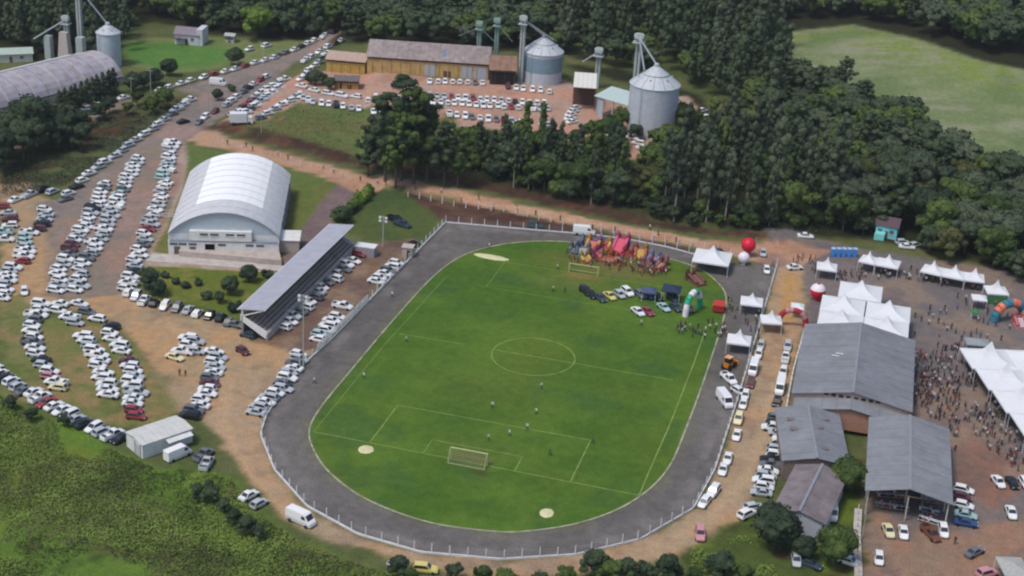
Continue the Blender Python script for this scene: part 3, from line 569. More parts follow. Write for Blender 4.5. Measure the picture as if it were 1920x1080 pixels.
for (u_, v_) in ((.33, .5), (.36, .53)): obj('skylight_strip', MB().box((WA*u_, LA*v_, 5.6+2.3*u_*2+.22), (2.6, .25, .04), 0), ROOFW, shA)
# lower front lean-to of the big shed: its pale second roof and the clay gable under it
mb = MB(); 
lt = thing('lean_to_roof', 'pale lower gable roof strip jutting out under the big grey shed', 'roof', (57.4, 36.6, 0), .02)
for k_ in range(8):
    x0 = 23*k_/8; x1 = 23*(k_+1)/8-.04; zz = lambda x: 4.5+2.0*(1-abs(x-11.5)/11.5)
    if x1 <= 11.52 or x0 >= 11.45: obj('roof_sheet', MB().panel([(x0, 0, zz(x0)-.35), (x1, 0, zz(x1)-.35), (x1, 4.4, zz(x1)), (x0, 4.4, zz(x0))], .08), FIB, lt)
obj('clay_gable', MB().add([(5, .6, 1), (15.6, .6, 1), (15.6, .6, 4.9), (11, .6, 5.8), (5, .6, 4.8)], [(0, 1, 2, 3, 4)]), EARTHW, lt)
obj('side_wall', MB().box((.2, 2.2, 2.0), (.2, 4.4, 4.0)).box((22.8, 2.2, 2.0), (.2, 4.4, 4.0)), EARTHW, lt)
shB, WB, LB = gable_shed('open_shed', 'long grey open-sided shed with tables under its near end', 'shed', (74.2, 7.4), (89.2, 8.0), (73.9, 36.2), 5.3, 1.7, 16, FIB, FIB, None, rows=3)
shC, WC, LC = gable_shed('workshop_shed', 'mid grey patched gable shed beside the lane of parked cars', 'shed', (58.2, 14.6), (70.2, 16.8), (57.6, 35.5), 4.4, 1.2, 9, FIB, FIB2, mat('workshop_wall', srgb('#7b6d66'), .9, var=.1), rows=2)
for (u_, v_) in ((.22, .75), (.25, .55), (.62, .2), (.72, .8), (.6, .6)): obj('patch_sheet', MB().box((WC*u_, LC*v_, 4.4+1.2*(1-abs(u_-.5)*2)+.22), (2.2, 1.3, .05)), FIBR, shC)
shD, WD, LD = gable_shed('old_shed', 'brown stained old gable shed with a pale gable end, beside dark trees', 'shed', (58.5, -3.6), (67.6, -4.8), (58.8, 14.2), 4.0, 1.3, 8, FIBR, FIBR, mat('pale_gable', srgb('#b4bac8'), .8, var=.06), rows=2)
cn = np.array([G(268, 861)[:2], G(361, 829)[:2]]); dd_ = cn[1]-cn[0]; crz = atan2(dd_[1], dd_[0])
ct = thing('storage_shed', 'small white boxy shed with ribbed metal roof beside the scrub slope', 'shed', (cn[0][0], cn[0][1], 0), crz); CL = float(np.hypot(*dd_)); CWd = 6.0
CREAM = mat('shed_cream', srgb('#d8dbda'), .8, var=.05, dirt=(srgb('#a8a8a0'), .5)); obj('wall', MB().box((CL/2, CWd/2, 1.5), (CL, CWd, 3.0)), CREAM, ct)
for k_ in range(9):
    for s_ in (0, 1):
        x0 = -.2+(CL+.4)*k_/9; y0, y1 = (-.25, CWd/2) if s_ == 0 else (CWd/2+.02, CWd+.25); z0, z1 = (3.02, 3.5) if s_ == 0 else (3.5, 3.02)
        obj('roof_sheet', MB().panel([(x0, y0, z0), (x0+(CL+.4)/9-.04, y0, z0), (x0+(CL+.4)/9-.04, y1, z1), (x0, y1, z1)], .07+.02*(k_ % 2)), mat('shed_roof', srgb('#c9cac6'), .6, var=.08, scale=.6), ct)
obj('door', MB().box((-.03, 1.7, 1.25), (.08, 1.9, 2.5)), mat('shed_door', srgb('#b5b9bc'), .6), ct); obj('door_frame', MB().box((-.04, .7, 1.4), (.1, .12, 2.8)).box((-.04, 2.75, 1.4), (.1, .12, 2.8)), mat('frame_dark', srgb('#5c5c5c'), .7), ct)
obj('awning', MB().panel([(CL*.45, -1.4, 2.3), (CL*.95, -1.4, 2.3), (CL*.95, -.03, 2.7), (CL*.45, -.03, 2.7)], .06), CREAM, ct)
obj('red_panel', MB().box((CL+.08, 2.2, 1.2), (.12, 3.0, 2.2)), mat('rust_red', srgb('#7c3c36'), .8), ct)

# ------------------------------------------------------------------ silos, elevators, warehouse
def silo(P, r, hw, hr, label, n_rings=8, wallm=None, name='grain_silo', n=26, cone=None):
    t = thing(name, label, 'silo', P, 0); cone = cone or CONE; wallm = wallm or SILO
    for k_ in range(n_rings):
        z0 = hw*k_/n_rings; z1 = hw*(k_+1)/n_rings; obj('wall_ring', MB().lathe((0, 0, 0), [(r, z0), (r+.012, (z0+z1)/2), (r, z1-.01)], n), wallm if not callable(wallm) else wallm(k_), t)
    for k_ in range(n//2):
        a0 = 4*pi*k_/n; a1 = 4*pi*(k_+1)/n-.02; am = (a0+a1)/2; R2 = r+.3
        obj('roof_panel', MB().add([(R2*cos(a0), R2*sin(a0), hw-.1), (R2*cos(am), R2*sin(am), hw-.1), (R2*cos(a1), R2*sin(a1), hw-.1), (.6*cos(a1), .6*sin(a1), hw+hr+.05), (.6*cos(am), .6*sin(am), hw+hr+.1), (.6*cos(a0), .6*sin(a0), hw+hr+.05)], [(0, 1, 4, 5), (1, 2, 3, 4)]), cone, t)
    obj('roof_ring', MB().lathe((0, 0, 0), [(r*.52, hw+hr*.52), (r*.55, hw+hr*.52+.25), (r*.5, hw+hr*.55+.2)], n), TOWER, t); obj('roof_cap', MB().lathe((0, 0, hw+hr), [(.8, 0), (.85, .5), (.5, .9), (.05, 1.0)], 12), TOWER, t)
    for k_ in range(6): a = 2*pi*k_/6+.4; obj('vent', MB().box((r*.68*cos(a), r*.68*sin(a), hw+hr*.36), (.5, .5, .7), a), TOWER, t)
    mb = MB(); a = -pi/2-.35
    for s_ in (-.25, .25): mb.beam(((r+.25)*cos(a)+s_, (r+.25)*sin(a), 0), ((r+.25)*cos(a)+s_, (r+.25)*sin(a), hw), .07)
    for k_ in range(int(hw/.9)): mb.beam(((r+.25)*cos(a)-.25, (r+.25)*sin(a), k_*.9), ((r+.25)*cos(a)+.25, (r+.25)*sin(a), k_*.9), .06)
    obj('ladder', mb, TOWER, t); return t
CONE = mat('silo_cone', srgb('#bcc2c8'), .6, .08, .08, .8); SILO = mat('silo_steel', srgb('#bcc5cf'), .6, .08, .08, .7); SILOB = mat('silo_blue', srgb('#7f9aa9'), .55, .08, .08, .7); SILOP = mat('silo_pale', srgb('#bcc6d0'), .55, .08, .08, .7)
def elevator(P, h, tops, label, wd=1.4, anchors=(), wallm=None):
    t = thing('grain_elevator', label, 'elevator tower', P, 0); m_ = wallm or TOWER
    for s_ in (-1, 1): obj('leg_casing', MB().box((s_*wd*.32, 0, h/2), (wd*.42, wd*.5, h)), m_, t)
    mb = MB()
    for i in range(int(h/2)):
        z_ = i*2; mb.beam((-wd*.6, wd*.5, z_), (wd*.6, wd*.5, z_+2), .1).beam((-wd*.6, wd*.5, z_), (wd*.6, wd*.5, z_), .1)
    for s_ in (-1, 1): mb.beam((s_*wd*.6, wd*.5, 0), (s_*wd*.6, wd*.5, h), .14)
    obj('lattice', mb, m_, t); hd = obj('head', MB().box((0, 0, h+.8), (wd*1.7, wd*1.2, 1.6), 0, 0, .75).tube((-wd*.9, 0, h+.7), (wd*.9, 0, h+.7), .8, n=12), m_, t)
    obj('platform', MB().box((0, 0, h-1.2), (wd*2.2, wd*2.2, .12)), m_, t)
    for q in tops:
        l = Vector(q)-Vector(P); obj('spout_pipe', MB().tube((0, 0, h+.2), l, .28, n=8), mat('spout', srgb('#a9aeb4'), .5, .3), t)
    for q in anchors:
        l = Vector(q)-Vector(P); obj('brace', MB().beam((0, 0, h-.6), l, .14), m_, t)
    return t
def mid(a, b): return ((a[0]+b[0])/2, (a[1]+b[1])/2, (a[2]+b[2])/2)
b1 = G(1172, 250); b2 = G(1263, 252); r1 = math.dist(b1[:2], b2[:2])/2; c1_ = mid(b1, b2); c1_ = (c1_[0], c1_[1]+2.0, c1_[2]); h1 = 17.0
silo(c1_, r1, 15.6, 5.4, 'large pale steel grain silo standing among trees right of the loading shed', 10, lambda k: SILO if k < 8 else SILOP)
b1 = G(973, 155); b2 = G(1047, 158); r2 = math.dist(b1[:2], b2[:2])/2; c2_ = mid(b1, b2); c2_ = (c2_[0], c2_[1]+4.0, c2_[2])
silo(c2_, r2, 10.4, 4.6, 'blue tinted steel grain silo at the right end of the yellow warehouse', 8, lambda k: SILOP if k < 3 or k > 6 else SILOB)
def at_h(u, v, P, vt): q = G(u, v); return q
e = G(975, 155); hh = tall(e, 38); elevator(e, hh, [(c2_[0], c2_[1], c2_[2]+15.4), (c2_[0]+3, c2_[1]+1, c2_[2]+14)], 'grey elevator tower beside the blue tinted silo')
e = G(1187, 205); hh = tall(e, 72); elevator(e, hh, [(c1_[0], c1_[1], c1_[2]+21.3), (c1_[0]-3.5, c1_[1]-1, c1_[2]+19.5)], 'tallest grey elevator tower left of the large pale silo', 1.7)
e = G(1118, 165); hh = tall(e, 98); lo_ = G(1090, 150); elevator(e, hh, [(e[0]-5.5, e[1]+1, e[2]+8)], 'short grey elevator tower behind the white roofed loading shed', 1.5)
for (u_, vt, lab) in ((896, 48, 'left of two lattice elevator towers behind the warehouse roof'), (929, 42, 'right of two lattice elevator towers behind the warehouse roof')):
    e = G(u_, 118); hh = tall(e, vt); elevator(e, hh, [], lab, 1.3, [(e[0]-7, e[1]-1, e[2]+9), (e[0]+6, e[1]-1, e[2]+8.5)], mat('green_lattice', srgb('#7f9a92'), .7))
YEL = mat('yellow_wall', srgb('#bfa26c'), .9, var=.1, scale=.5, dirt=(srgb('#8d6a4a'), .6)); OLDR = mat('old_tile_roof', srgb('#948a88'), .9, var=.12, scale=.6, var2=.15, dirt=(srgb('#7a6a68'), .8)); ROLL = mat('roller_door', srgb('#a9b2bf'), .5, var=.06)
RUSTR = mat('rusty_roof', srgb('#8e7160'), .9, var=.15, scale=.5, dirt=(srgb('#6e5248'), .8))
def ware(name, label, uL, vL, uR, vR, depth, eave, rise, m_, wm, n, doors=(), z_=None):
    a = G(uL, vL); b_ = G(uR, vR); ex = np.array([b_[0]-a[0], b_[1]-a[1]]); W = float(np.hypot(*ex)); t = thing(name, label, 'warehouse', (a[0], a[1], min(a[2], b_[2])), atan2(ex[1], ex[0]))
    obj('wall', MB().box((W/2, .15, eave/2), (W, .3, eave)).box((W/2, depth-.15, eave/2), (W, .3, eave)).box((.15, depth/2, eave/2), (.3, depth-.6, eave)).box((W-.15, depth/2, eave/2), (.3, depth-.6, eave)), wm, t)
    for x_ in (.15, W-.15): obj('gable', MB().add([(x_, 0, eave), (x_, depth, eave), (x_, depth/2, eave+rise)], [(0, 1, 2)]), wm, t)
    for k_ in range(n):
        x0 = -.4+(W+.8)*k_/n; x1 = x0+(W+.8)/n-.04
        for s_ in (0, 1):
            q = [(x0, -.6, eave-.05), (x1, -.6, eave-.05), (x1, depth/2, eave+rise), (x0, depth/2, eave+rise)] if s_ == 0 else [(x0, depth/2, eave+rise), (x1, depth/2, eave+rise), (x1, depth+.6, eave-.05), (x0, depth+.6, eave-.05)]
            obj('roof_sheet', MB().panel(q, .08+.04*(k_ % 2)), m_, t)
    for (f0, f1, hh_, mm, nm) in doors: obj(nm, MB().box((W*(f0+f1)/2, -.05, hh_/2+.05), (W*(f1-f0), .12, hh_)), mm, t)
    for k_ in range(int(W/3.2)): obj('buttress', MB().box((1.6+k_*3.2, -.12, eave*.42), (.3, .24, eave*.84)), wm, t)
    obj('eave_shade_band', MB().box((W/2, -.03, eave-.5), (W*.99, .1, .5)), mat('eave_shade_brown', srgb('#5e4a44'), .9), t)  # dark strip painting in the shade below the eaves
    return t, W
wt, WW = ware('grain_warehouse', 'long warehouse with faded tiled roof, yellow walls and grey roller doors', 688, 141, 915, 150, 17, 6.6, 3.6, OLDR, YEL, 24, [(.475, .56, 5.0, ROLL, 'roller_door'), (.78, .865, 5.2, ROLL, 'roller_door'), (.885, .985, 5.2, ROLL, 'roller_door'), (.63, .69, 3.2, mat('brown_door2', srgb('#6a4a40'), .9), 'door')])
obj('blue_panel', MB().panel([(WW*.615, 2.2, 7.75), (WW*.64, 2.2, 7.75), (WW*.64, 5, 8.9), (WW*.615, 5, 8.9)], .12), mat('blue_sheet', srgb('#6a7fa6'), .7), wt)
ware('annexe_warehouse', 'low yellow warehouse wing at the left end of the long warehouse', 612, 134, 684, 140, 10, 4.4, 1.6, mat('pale_tile', srgb('#b39c8e'), .9, var=.1), mat('yellow_wall2', srgb('#b89c54'), .9, var=.12, dirt=(srgb('#a07a44'), .6)), 8)
t, W_ = ware('loading_bay', 'rusty roofed open loading bay between the warehouse and the blue silo', 918, 158, 966, 160, 11, 5.0, 3.4, RUSTR, mat('bay_wall', srgb('#4a3c38'), .9), 5, [(.08, .92, 4.2, DARK, 'bay_opening')]); 
t = ware('small_house', 'small ochre house with dark roof in the car park corner', 627, 166, 672, 168, 5, 2.8, 1.1, mat('slate_roof', srgb('#6d6666'), .9), mat('ochre_wall', srgb('#a9814e'), .9, var=.1), 4, [(.2, .3, 2.0, DARK, 'door'), (.55, .7, 1.4, DARK, 'window')])[0]; t['category'] = 'house'
# loading shed with white roof
q0 = G(1072, 205); q1 = G(1115, 208); ex = np.array(q1[:2])-np.array(q0[:2]); W_ = float(np.hypot(*ex)); ls = thing('loading_shed', 'open loading shed with bright white flat roof on posts', 'shed', q0, atan2(ex[1], ex[0]))
for k_ in range(5): obj('roof_sheet', MB().panel([(W_*k_/5, -1, 7.6), (W_*(k_+1)/5-.04, -1, 7.6), (W_*(k_+1)/5-.04, 14, 8.2), (W_*k_/5, 14, 8.2)], .15), mat('white_roof_sheet', srgb('#dcdcd2'), .6, var=.04), ls)
for x_ in (.2, W_-.2):
    for y_ in (0, 6.5, 13): obj('column', MB().box((x_, y_, 3.8), (.3, .3, 7.6)), mat('rust_post', srgb('#7a5448'), .8), ls)
obj('hopper_wall', MB().box((W_/2, 9, 3.4), (W_-.8, 7, 6.6)), mat('hopper', srgb('#5c463e'), .9), ls)
q0 = G(1112, 218); q1 = G(1172, 236); ex = np.array(q1[:2])-np.array(q0[:2]); W_ = float(np.hypot(*ex)); cv = thing('conveyor_canopy', 'pale green sloping metal canopy linking the loading shed to the large silo', 'canopy', q0, atan2(ex[1], ex[0]))
for k_ in range(6): obj('roof_sheet', MB().panel([(-1+(W_+1)*k_/6, 1, 6.2), (-1+(W_+1)*(k_+1)/6-.04, 1, 6.2), (-1+(W_+1)*(k_+1)/6-.04, 10, 7.6), (-1+(W_+1)*k_/6, 10, 7.6)], .12), mat('pale_green_sheet', srgb('#b3c6c4'), .6, var=.07), cv)
for x_ in (.2, W_/2, W_-.4): obj('column', MB().box((x_, 1.5, 3.1), (.35, .35, 6.2)), TOWER, cv)
obj('end_wall', MB().box((1.2, 1.6, 3), (2.6, .2, 6)), ROLL, cv)
# left barn with vaulted roof, its silo and towers
br0 = np.array(G(5, 218)[:2]); br1 = np.array(G(232, 158)[:2]); ex = br1-br0; LB_ = float(np.hypot(*ex))*1.25; ex = ex/np.hypot(*ex); brz = atan2(ex[1], ex[0]); st0 = br1-ex*LB_
barn = thing('vaulted_barn', 'long grey barn with stained vaulted roof behind the conifer row', 'barn', (*st0, hz(*br1)), brz); BW = 22; NB = 12; BR = 8.2
VAULT = mat('vault_roof', srgb('#a9a5ae'), .6, .05, .08, .5, var2=.1, dirt=(srgb('#8b7b76'), .8))
def barc(t_): a = pi*(.08+.84*t_); return (BW/2-BW/2*1.03*cos(a), 1.6+BR*sin(a)-1.0)
for s_ in range(NB):
    x0 = LB_*s_/NB; x1 = LB_*(s_+1)/NB-.1
    for (t0, t1) in ((0, .5), (.5, 1)):
        mb = MB()
        for i in range(6):
            a, b_ = barc(t0+(t1-t0)*i/6), barc(t0+(t1-t0)*(i+1)/6); mb.add([(x0, a[0], a[1]), (x1, a[0], a[1]), (x1, b_[0], b_[1]), (x0, b_[0], b_[1])], [(0, 1, 2, 3)], 0, True)
        obj('roof_panel', mb, VAULT, barn)
mb = MB(); A = [barc(i/16) for i in range(17)]
for x_ in (0, LB_-.12): mb.add([(x_, BW, 0), (x_, 0, 0)]+[(x_, a[0], a[1]) for a in A], [tuple(range(19))])
obj('end_wall', mb, mat('barn_end', srgb('#9fb0bd'), .8), barn); obj('wall', MB().box((LB_/2, .3, 1.1), (LB_, .3, 2.2)).box((LB_/2, BW-.3, 1.1), (LB_, .3, 2.2)), CONC, barn)
for s_ in range(1, NB, 2):
    mb = MB()
    for a, b_ in zip(A[:-1], A[1:]): mb.beam((LB_*s_/NB-.05, a[0], a[1]+.08), (LB_*s_/NB-.05, b_[0], b_[1]+.08), .35, .08)
    obj('roof_rib', mb, mat('rib_pale', srgb('#c6c2bc'), .7), barn)
obj('ridge_walk', MB().box((LB_/2-2, BW/2+2.5, A[8][1]+.15), (LB_*.75, .6, .2)), WHITE, barn)
s0 = G(206, 122); silo(s0, 3.9, 11.5, 2.4, 'slim pale steel silo behind the end of the vaulted barn', 8, lambda k: SILOP)
e = G(153, 118); hh = tall(e, -25); elevator(e, hh, [(s0[0], s0[1], s0[2]+14)], 'very tall elevator tower rising out of frame behind the vaulted barn', 1.5)
e = G(128, 118); hh = tall(e, 38); elevator(e, hh, [(e[0]-10, e[1]-4, e[2]+8)], 'shorter elevator tower with spout down to the vaulted barn roof', 1.4); q = e
hb = thing('hopper_box', 'pale metal hopper boxes at the foot of the left elevator towers', 'hopper', (q[0], q[1]-1.5, q[2])); obj('hopper', MB().box((0, 0, 5.5), (4.5, 3, 11), 0, 0, .6), mat('hopper_pale', srgb('#b5ada8'), .7), hb); obj('bin', MB().box((6, 0, 5), (2.4, 2.4, 10)), TOWER, hb); obj('bin', MB().box((-6, 0, 4.5), (2.2, 2.2, 9)), TOWER, hb)
# houses
def house(u, v, W, D, eave, rise, rz, label, wm, rm, name='house'):
    p = G(u, v); t = thing(name, label, 'house', p, rz)
    obj('wall', MB().box((0, 0, eave/2), (W, D, eave)), wm, t)
    for x_ in (-W/2, W/2): obj('gable', MB().add([(x_, -D/2, eave), (x_, D/2, eave), (x_, 0, eave+rise)], [(0, 1, 2)]), wm, t)
    for s_ in (-1, 1): obj('roof', MB().panel([(-W/2-.4, s_*(D/2+.4), eave-.1), (W/2+.4, s_*(D/2+.4), eave-.1), (W/2+.4, 0, eave+rise), (-W/2-.4, 0, eave+rise)][::s_], .15), rm, t)
    for x_ in (-W*.3, W*.25): w_ = obj('window', MB().box((x_, -D/2-.03, eave*.55), (1.2, .1, 1.0)), WIN, t); obj('frame', MB().box((x_, -D/2-.06, eave*.55-.56), (1.4, .14, .1)), WHITE, w_)
    obj('door', MB().box((0, -D/2-.03, 1.05), (1.0, .1, 2.1)), mat('brown_door', srgb('#6b5a58'), .8), t); return t
h_ = house(355, 80, 8.6, 6.4, 3.8, 2.0, .15, 'white house with grey tiled roof on the far green meadow', mat('house_white', srgb('#c9c9d2'), .8, var=.05), mat('house_roof', srgb('#857c86'), .9, var=.12))
obj('side_wing', MB().box((4.7, .4, 2.9), (2.2, 6.8, 5.8)), mat('house_white', (1, 1, 1)), h_); obj('porch', MB().box((-2, -4.0, 2.4), (4.4, 1.6, .15)), mat('porch_roof', srgb('#6a5c60'), .9), h_)
house(433, 78, 3.2, 3, 2.6, .6, .1, 'tiny pale shed beside the white house', mat('shed_pale', srgb('#b9c0b4'), .8), mat('shed_pale_roof', srgb('#a9b0ae'), .8), 'garden_shed')
AQUA = mat('aqua_wall', srgb('#7fd0d0'), .8, var=.05); h_ = house(1663, 440, 5.6, 6, 3.6, 1.6, -.1, 'small aqua painted house with brown roof among the dark trees', AQUA, mat('brown_roof', srgb('#5e4c54'), .9, var=.1)); obj('low_wing', MB().box((-1.4, -4.2, .9), (2.6, 2.6, 1.8)), AQUA, h_)
q = G(45, 118); house(20, 112, 14, 7, 3.0, 1.2, .6, 'low pale roofed shed beyond the vaulted barn at the left edge', mat('shed_pale', (1, 1, 1)), mat('pale_shed_roof', srgb('#a9b8ae'), .8), 'farm_shed')

# ------------------------------------------------------------------ tents
def peak_tent(x, y, W, D, rz, hgt, peak, label, group=None, z=None, m_=None, posts=True, n=10):
    z = hz(x, y) if z is None else z; t = thing('marquee_tent', label, 'tent', (x, y, z), rz, group); m_ = m_ or TENT; mb = MB(); vs = []
    prof = [(1, 0), (.78, .07), (.56, .16), (.36, .29), (.2, .5), (.08, .8), (.015, 1)]
    for f, h_ in prof:
        for k_ in range(4):
            for j in range(3):
                ca, cb = [(-1, -1), (1, -1), (1, 1), (-1, 1)][k_], [(-1, -1), (1, -1), (1, 1), (-1, 1)][(k_+1) % 4]; s_ = j/3
                sag = 1-.05*sin(pi*s_)*(f < .9); vs.append(((ca[0]*(1-s_)+cb[0]*s_)*W/2*f*sag, (ca[1]*(1-s_)+cb[1]*s_)*D/2*f*sag, hgt+peak*h_))
    fs = [(i*12+k_, i*12+(k_+1) % 12, (i+1)*12+(k_+1) % 12, (i+1)*12+k_) for i in range(len(prof)-1) for k_ in range(12)]
    mb.add(vs, fs, 0, False); obj('canopy', mb, m_, t)
    mb = MB(); c_ = [(-W/2, -D/2), (W/2, -D/2), (W/2, D/2), (-W/2, D/2)]
    for k_ in range(4): a, b_ = c_[k_], c_[(k_+1) % 4]; mb.add([(*a, hgt), (*b_, hgt), (*b_, hgt-.35), (*a, hgt-.35)], [(0, 1, 2, 3)])
    obj('valance', mb, m_, t)
    if posts:
        for a in c_: obj('post', MB().tube((a[0]*.98, a[1]*.98, 0), (a[0]*.98, a[1]*.98, hgt), .06, n=6), WHITE, t)
    return t
def tent_px(u0, v0, u1, v1, depth, hgt, peak, label, group=None, **k):
    """front edge of the canopy given by its two top corners"""
    zz_ = G(u0, v0)[2]; a = G0(u0, v0, hgt+zz_*0.0); b_ = G0(u1, v1, hgt); ex = b_[:2]-a[:2]; W = float(np.hypot(*ex)); rz = atan2(ex[1], ex[0]); nx_, ny_ = -sin(rz), cos(rz)
    c_ = (a[:2]+b_[:2])/2+np.array([nx_, ny_])*depth/2; return peak_tent(c_[0], c_[1], W, depth, rz, hgt, peak, label, group, **k)
gt = 'white marquees joined beside the grey exhibition shed'
for i, (x_, y_, nm_) in enumerate(((63.4, 83.2, 'near left'), (73.6, 83.4, 'near right'), (63.2, 92.4, 'middle left'), (73.6, 92.6, 'middle right'), (66.6, 102.2, 'topmost'))):
    peak_tent(x_, y_, 10.1, 9.1 if i < 4 else 9.6, .01, 4.5, 3.0, f'{nm_} white peaked marquee of the joined cluster behind the grey shed', gt, z=0)
gt = 'big white marquees at the right edge'
rz_ = atan2(4.3, 14.5); e1 = np.array([cos(rz_), sin(rz_)]); e2 = np.array([.348, -.938])
for i in range(4):
    for j in range(2):
        c_ = np.array([89.7, 80.2])+e1*(5.1+10.2*j)+e2*(5.0+10*i); peak_tent(c_[0], c_[1], 10.2, 10, rz_+.005, 3.9, 4.2, f"{['topmost', 'second', 'third', 'lowest'][i]} white marquee in the {'left' if j == 0 else 'right'} column beside the dense crowd", gt, z=0)
g2 = 'pair of white tents by the blue toilets'; tent_px(1609, 489, 1640, 496, 5, 2.8, 2.4, 'left white tent of the pair right of the blue toilet cabins', g2, z=0); tent_px(1641, 496, 1684, 504, 5.5, 2.8, 2.4, 'right white tent of the pair right of the blue toilet cabins', g2, z=0)
g3 = 'three joined white tents below the dark wood'
for i, (a, b_, c_, d_) in enumerate(((1725, 508, 1765, 517), (1766, 517, 1808, 525), (1809, 525, 1847, 530))): tent_px(a, b_, c_, d_, 5.5, 2.8, 2.6, f"{['left', 'middle', 'right'][i]} white tent of three joined below the dark wood", g3, z=0)
tent_px(1531, 504, 1569, 509, 5, 2.8, 2.6, 'single white tent left of the blue toilet cabins', z=0); t = tent_px(1852, 550, 1893, 553, 5, 2.9, 2.8, 'white tent with green side wall at the right edge of the yard', z=0); obj('side_wall', MB().box((0, -2.4, 1.3), (4.6, .1, 2.5)), mat('green_canvas', srgb('#3f7a4c'), .8), t)
t = tent_px(1297, 489, 1366, 499, 9, 3.2, 3.2, 'large white tent with pink back by the top right bend of the track', z=0)
tent_px(1388, 570, 1430, 575, 5, 2.8, 2.2, 'small white tent on the track beside the fence, pink rear', z=0); tent_px(1362, 642, 1407, 648, 5, 2.8, 2.6, 'white tent on the track near the orange loader', z=0); tent_px(1428, 605, 1467, 608, 4.6, 2.8, 2.4, 'white tent standing on the lane outside the fence', z=0)
def flat_canopy(u0, v0, u1, v1, D, h, lab, m_=TENT):
    a = G0(u0, v0, h); b_ = G0(u1, v1, h); ex = b_[:2]-a[:2]; W = float(np.hypot(*ex)); t = thing('canopy_tent', lab, 'canopy', (a[0], a[1], 0), atan2(ex[1], ex[0]))
    obj('canopy', MB().add([(0, 0, h), (W, 0, h), (W, D, h), (0, D, h), (W/2, D/2, h+.8), (0, 0, h-.25), (W, 0, h-.25), (W, D, h-.25), (0, D, h-.25)], [(0, 1, 4), (1, 2, 4), (2, 3, 4), (3, 0, 4), (0, 5, 6, 1), (1, 6, 7, 2), (2, 7, 8, 3), (3, 8, 5, 0)]), m_, t)
    for x_, y_ in ((.1, .1), (W-.1, .1), (W-.1, D-.1), (.1, D-.1)): obj('post', MB().tube((x_, y_, 0), (x_, y_, h), .05, n=6), WHITE, t)
    return t
flat_canopy(1483, 578, 1508, 581, 3.5, 2.7, 'small square white gazebo at the gateway beside the red arch'); flat_canopy(1824, 562, 1852, 565, 3.6, 2.6, 'small white gazebo beside the green stall')
flat_canopy(1822, 586, 1836, 588, 2.2, 2.0, 'tiny green gazebo in the open yard', mat('green_canvas', (1, 1, 1))); flat_canopy(1240, 545, 1275, 550, 4.5, 3.0, 'dark blue square canopy on the pitch corner', mat('navy_canvas', srgb('#2a3850'), .8))
flat_canopy(1813, 646, 1858, 650, 4, 2.4, 'grey flat stall roof behind the big right marquees', mat('grey_stall', srgb('#8e979a'), .7)); flat_canopy(1203, 548, 1230, 551, 3.5, 2.4, 'slate blue awning beside the dark blue canopy', mat('slate_canvas', srgb('#4a5676'), .8))
t = flat_canopy(1885, 1080, 1935, 1082, 6, 3.0, 'pale grey stall roof at the bottom right corner', mat('pale_grey_canvas', srgb('#a9aaa6'), .8))
# blue toilet cabins
g = 'blue portable toilets'; bl = mat('toilet_blue', srgb('#2f7cc8'), .5, var=.05); a = G(1556, 480); b_ = G(1607, 481)
ORD = ['first', 'second', 'third', 'fourth', 'fifth', 'sixth', 'seventh', 'eighth', 'ninth', 'tenth', 'eleventh', 'twelfth', 'thirteenth', 'fourteenth', 'fifteenth', 'sixteenth', 'seventeenth', 'eighteenth', 'nineteenth', 'twentieth', 'twenty-first', 'twenty-second', 'twenty-third', 'twenty-fourth', 'twenty-fifth', 'twenty-sixth', 'twenty-seventh', 'twenty-eighth', 'twenty-ninth', 'thirtieth', 'thirty-first', 'thirty-second']
for i in range(5):
    f = (i+.5)/5; t = thing('portable_toilet', f'bright blue portable toilet cabin, {ORD[i]} from the left of the row', 'toilet', (a[0]+(b_[0]-a[0])*f, a[1]+(b_[1]-a[1])*f, 0), .02, g)
    obj('cabin', MB().box((0, 0, 1.1), (1.12, 1.15, 2.2), 0, 0, .96), bl, t); obj('roof', MB().box((0, 0, 2.27), (1.2, 1.2, .16), 0, 0, .8), mat('toilet_roof', srgb('#9cc0e4'), .6), t); obj('door', MB().box((0, -.59, 1.05), (.75, .05, 1.9)), mat('toilet_door', srgb('#3f8ad6'), .5), t)
# ------------------------------------------------------------------ inflatables
RED = mat('inflatable_red', srgb('#d0243c'), .4, var=.03); WHI = mat('inflatable_white', srgb('#e6dfe6'), .4, var=.03)
def balloon(u, v, r, lab, m_, m2=None, h=0.4):
    p = G(u, v); t = thing('balloon', lab, 'balloon', (p[0], p[1], hz(*p[:2])), 0); obj('envelope', MB().sphere((0, 0, r+h), r, 14), m_, t)
    if m2: obj('top_cap', MB().lathe((0, 0, r+h), [(r*1.01*sin(pi*k_/12), r*1.01*cos(pi*k_/12)) for k_ in range(1, 6)], 18), m2, t)
    obj('base', MB().lathe((0, 0, 0), [(r*.4, 0), (r*.35, h), (r*.2, h+.25)], 12), m_, t)
balloon(1401, 480, 1.9, 'big red inflatable ball near the top right bend', RED, None, 1.2); balloon(1393, 496, 1.5, 'white inflatable ball below the big red one', WHI, None, .4); balloon(1531, 563, 1.9, 'red and white inflatable ball beside the marquee cluster', RED, WHI, .6)
def arch(u, v, W, h, r, rz, lab, m_, m2):
    p = G(u, v); t = thing('inflatable_arch', lab, 'inflatable arch', (p[0], p[1], 0), rz); P_ = [(W/2*cos(pi*k_/12), 0, h*sin(pi*k_/12)**.8) for k_ in range(13)]
    for k_ in range(12): obj('segment', MB().tube(P_[k_], P_[k_+1], r, n=8), m_ if k_ % 4 < 2 else m2, t)
arch(1298, 585, 6.5, 5.2, .75, 1.2, 'green and white inflatable arch at the corner of the pitch', mat('inflatable_green', srgb('#2fa582'), .4), WHI)
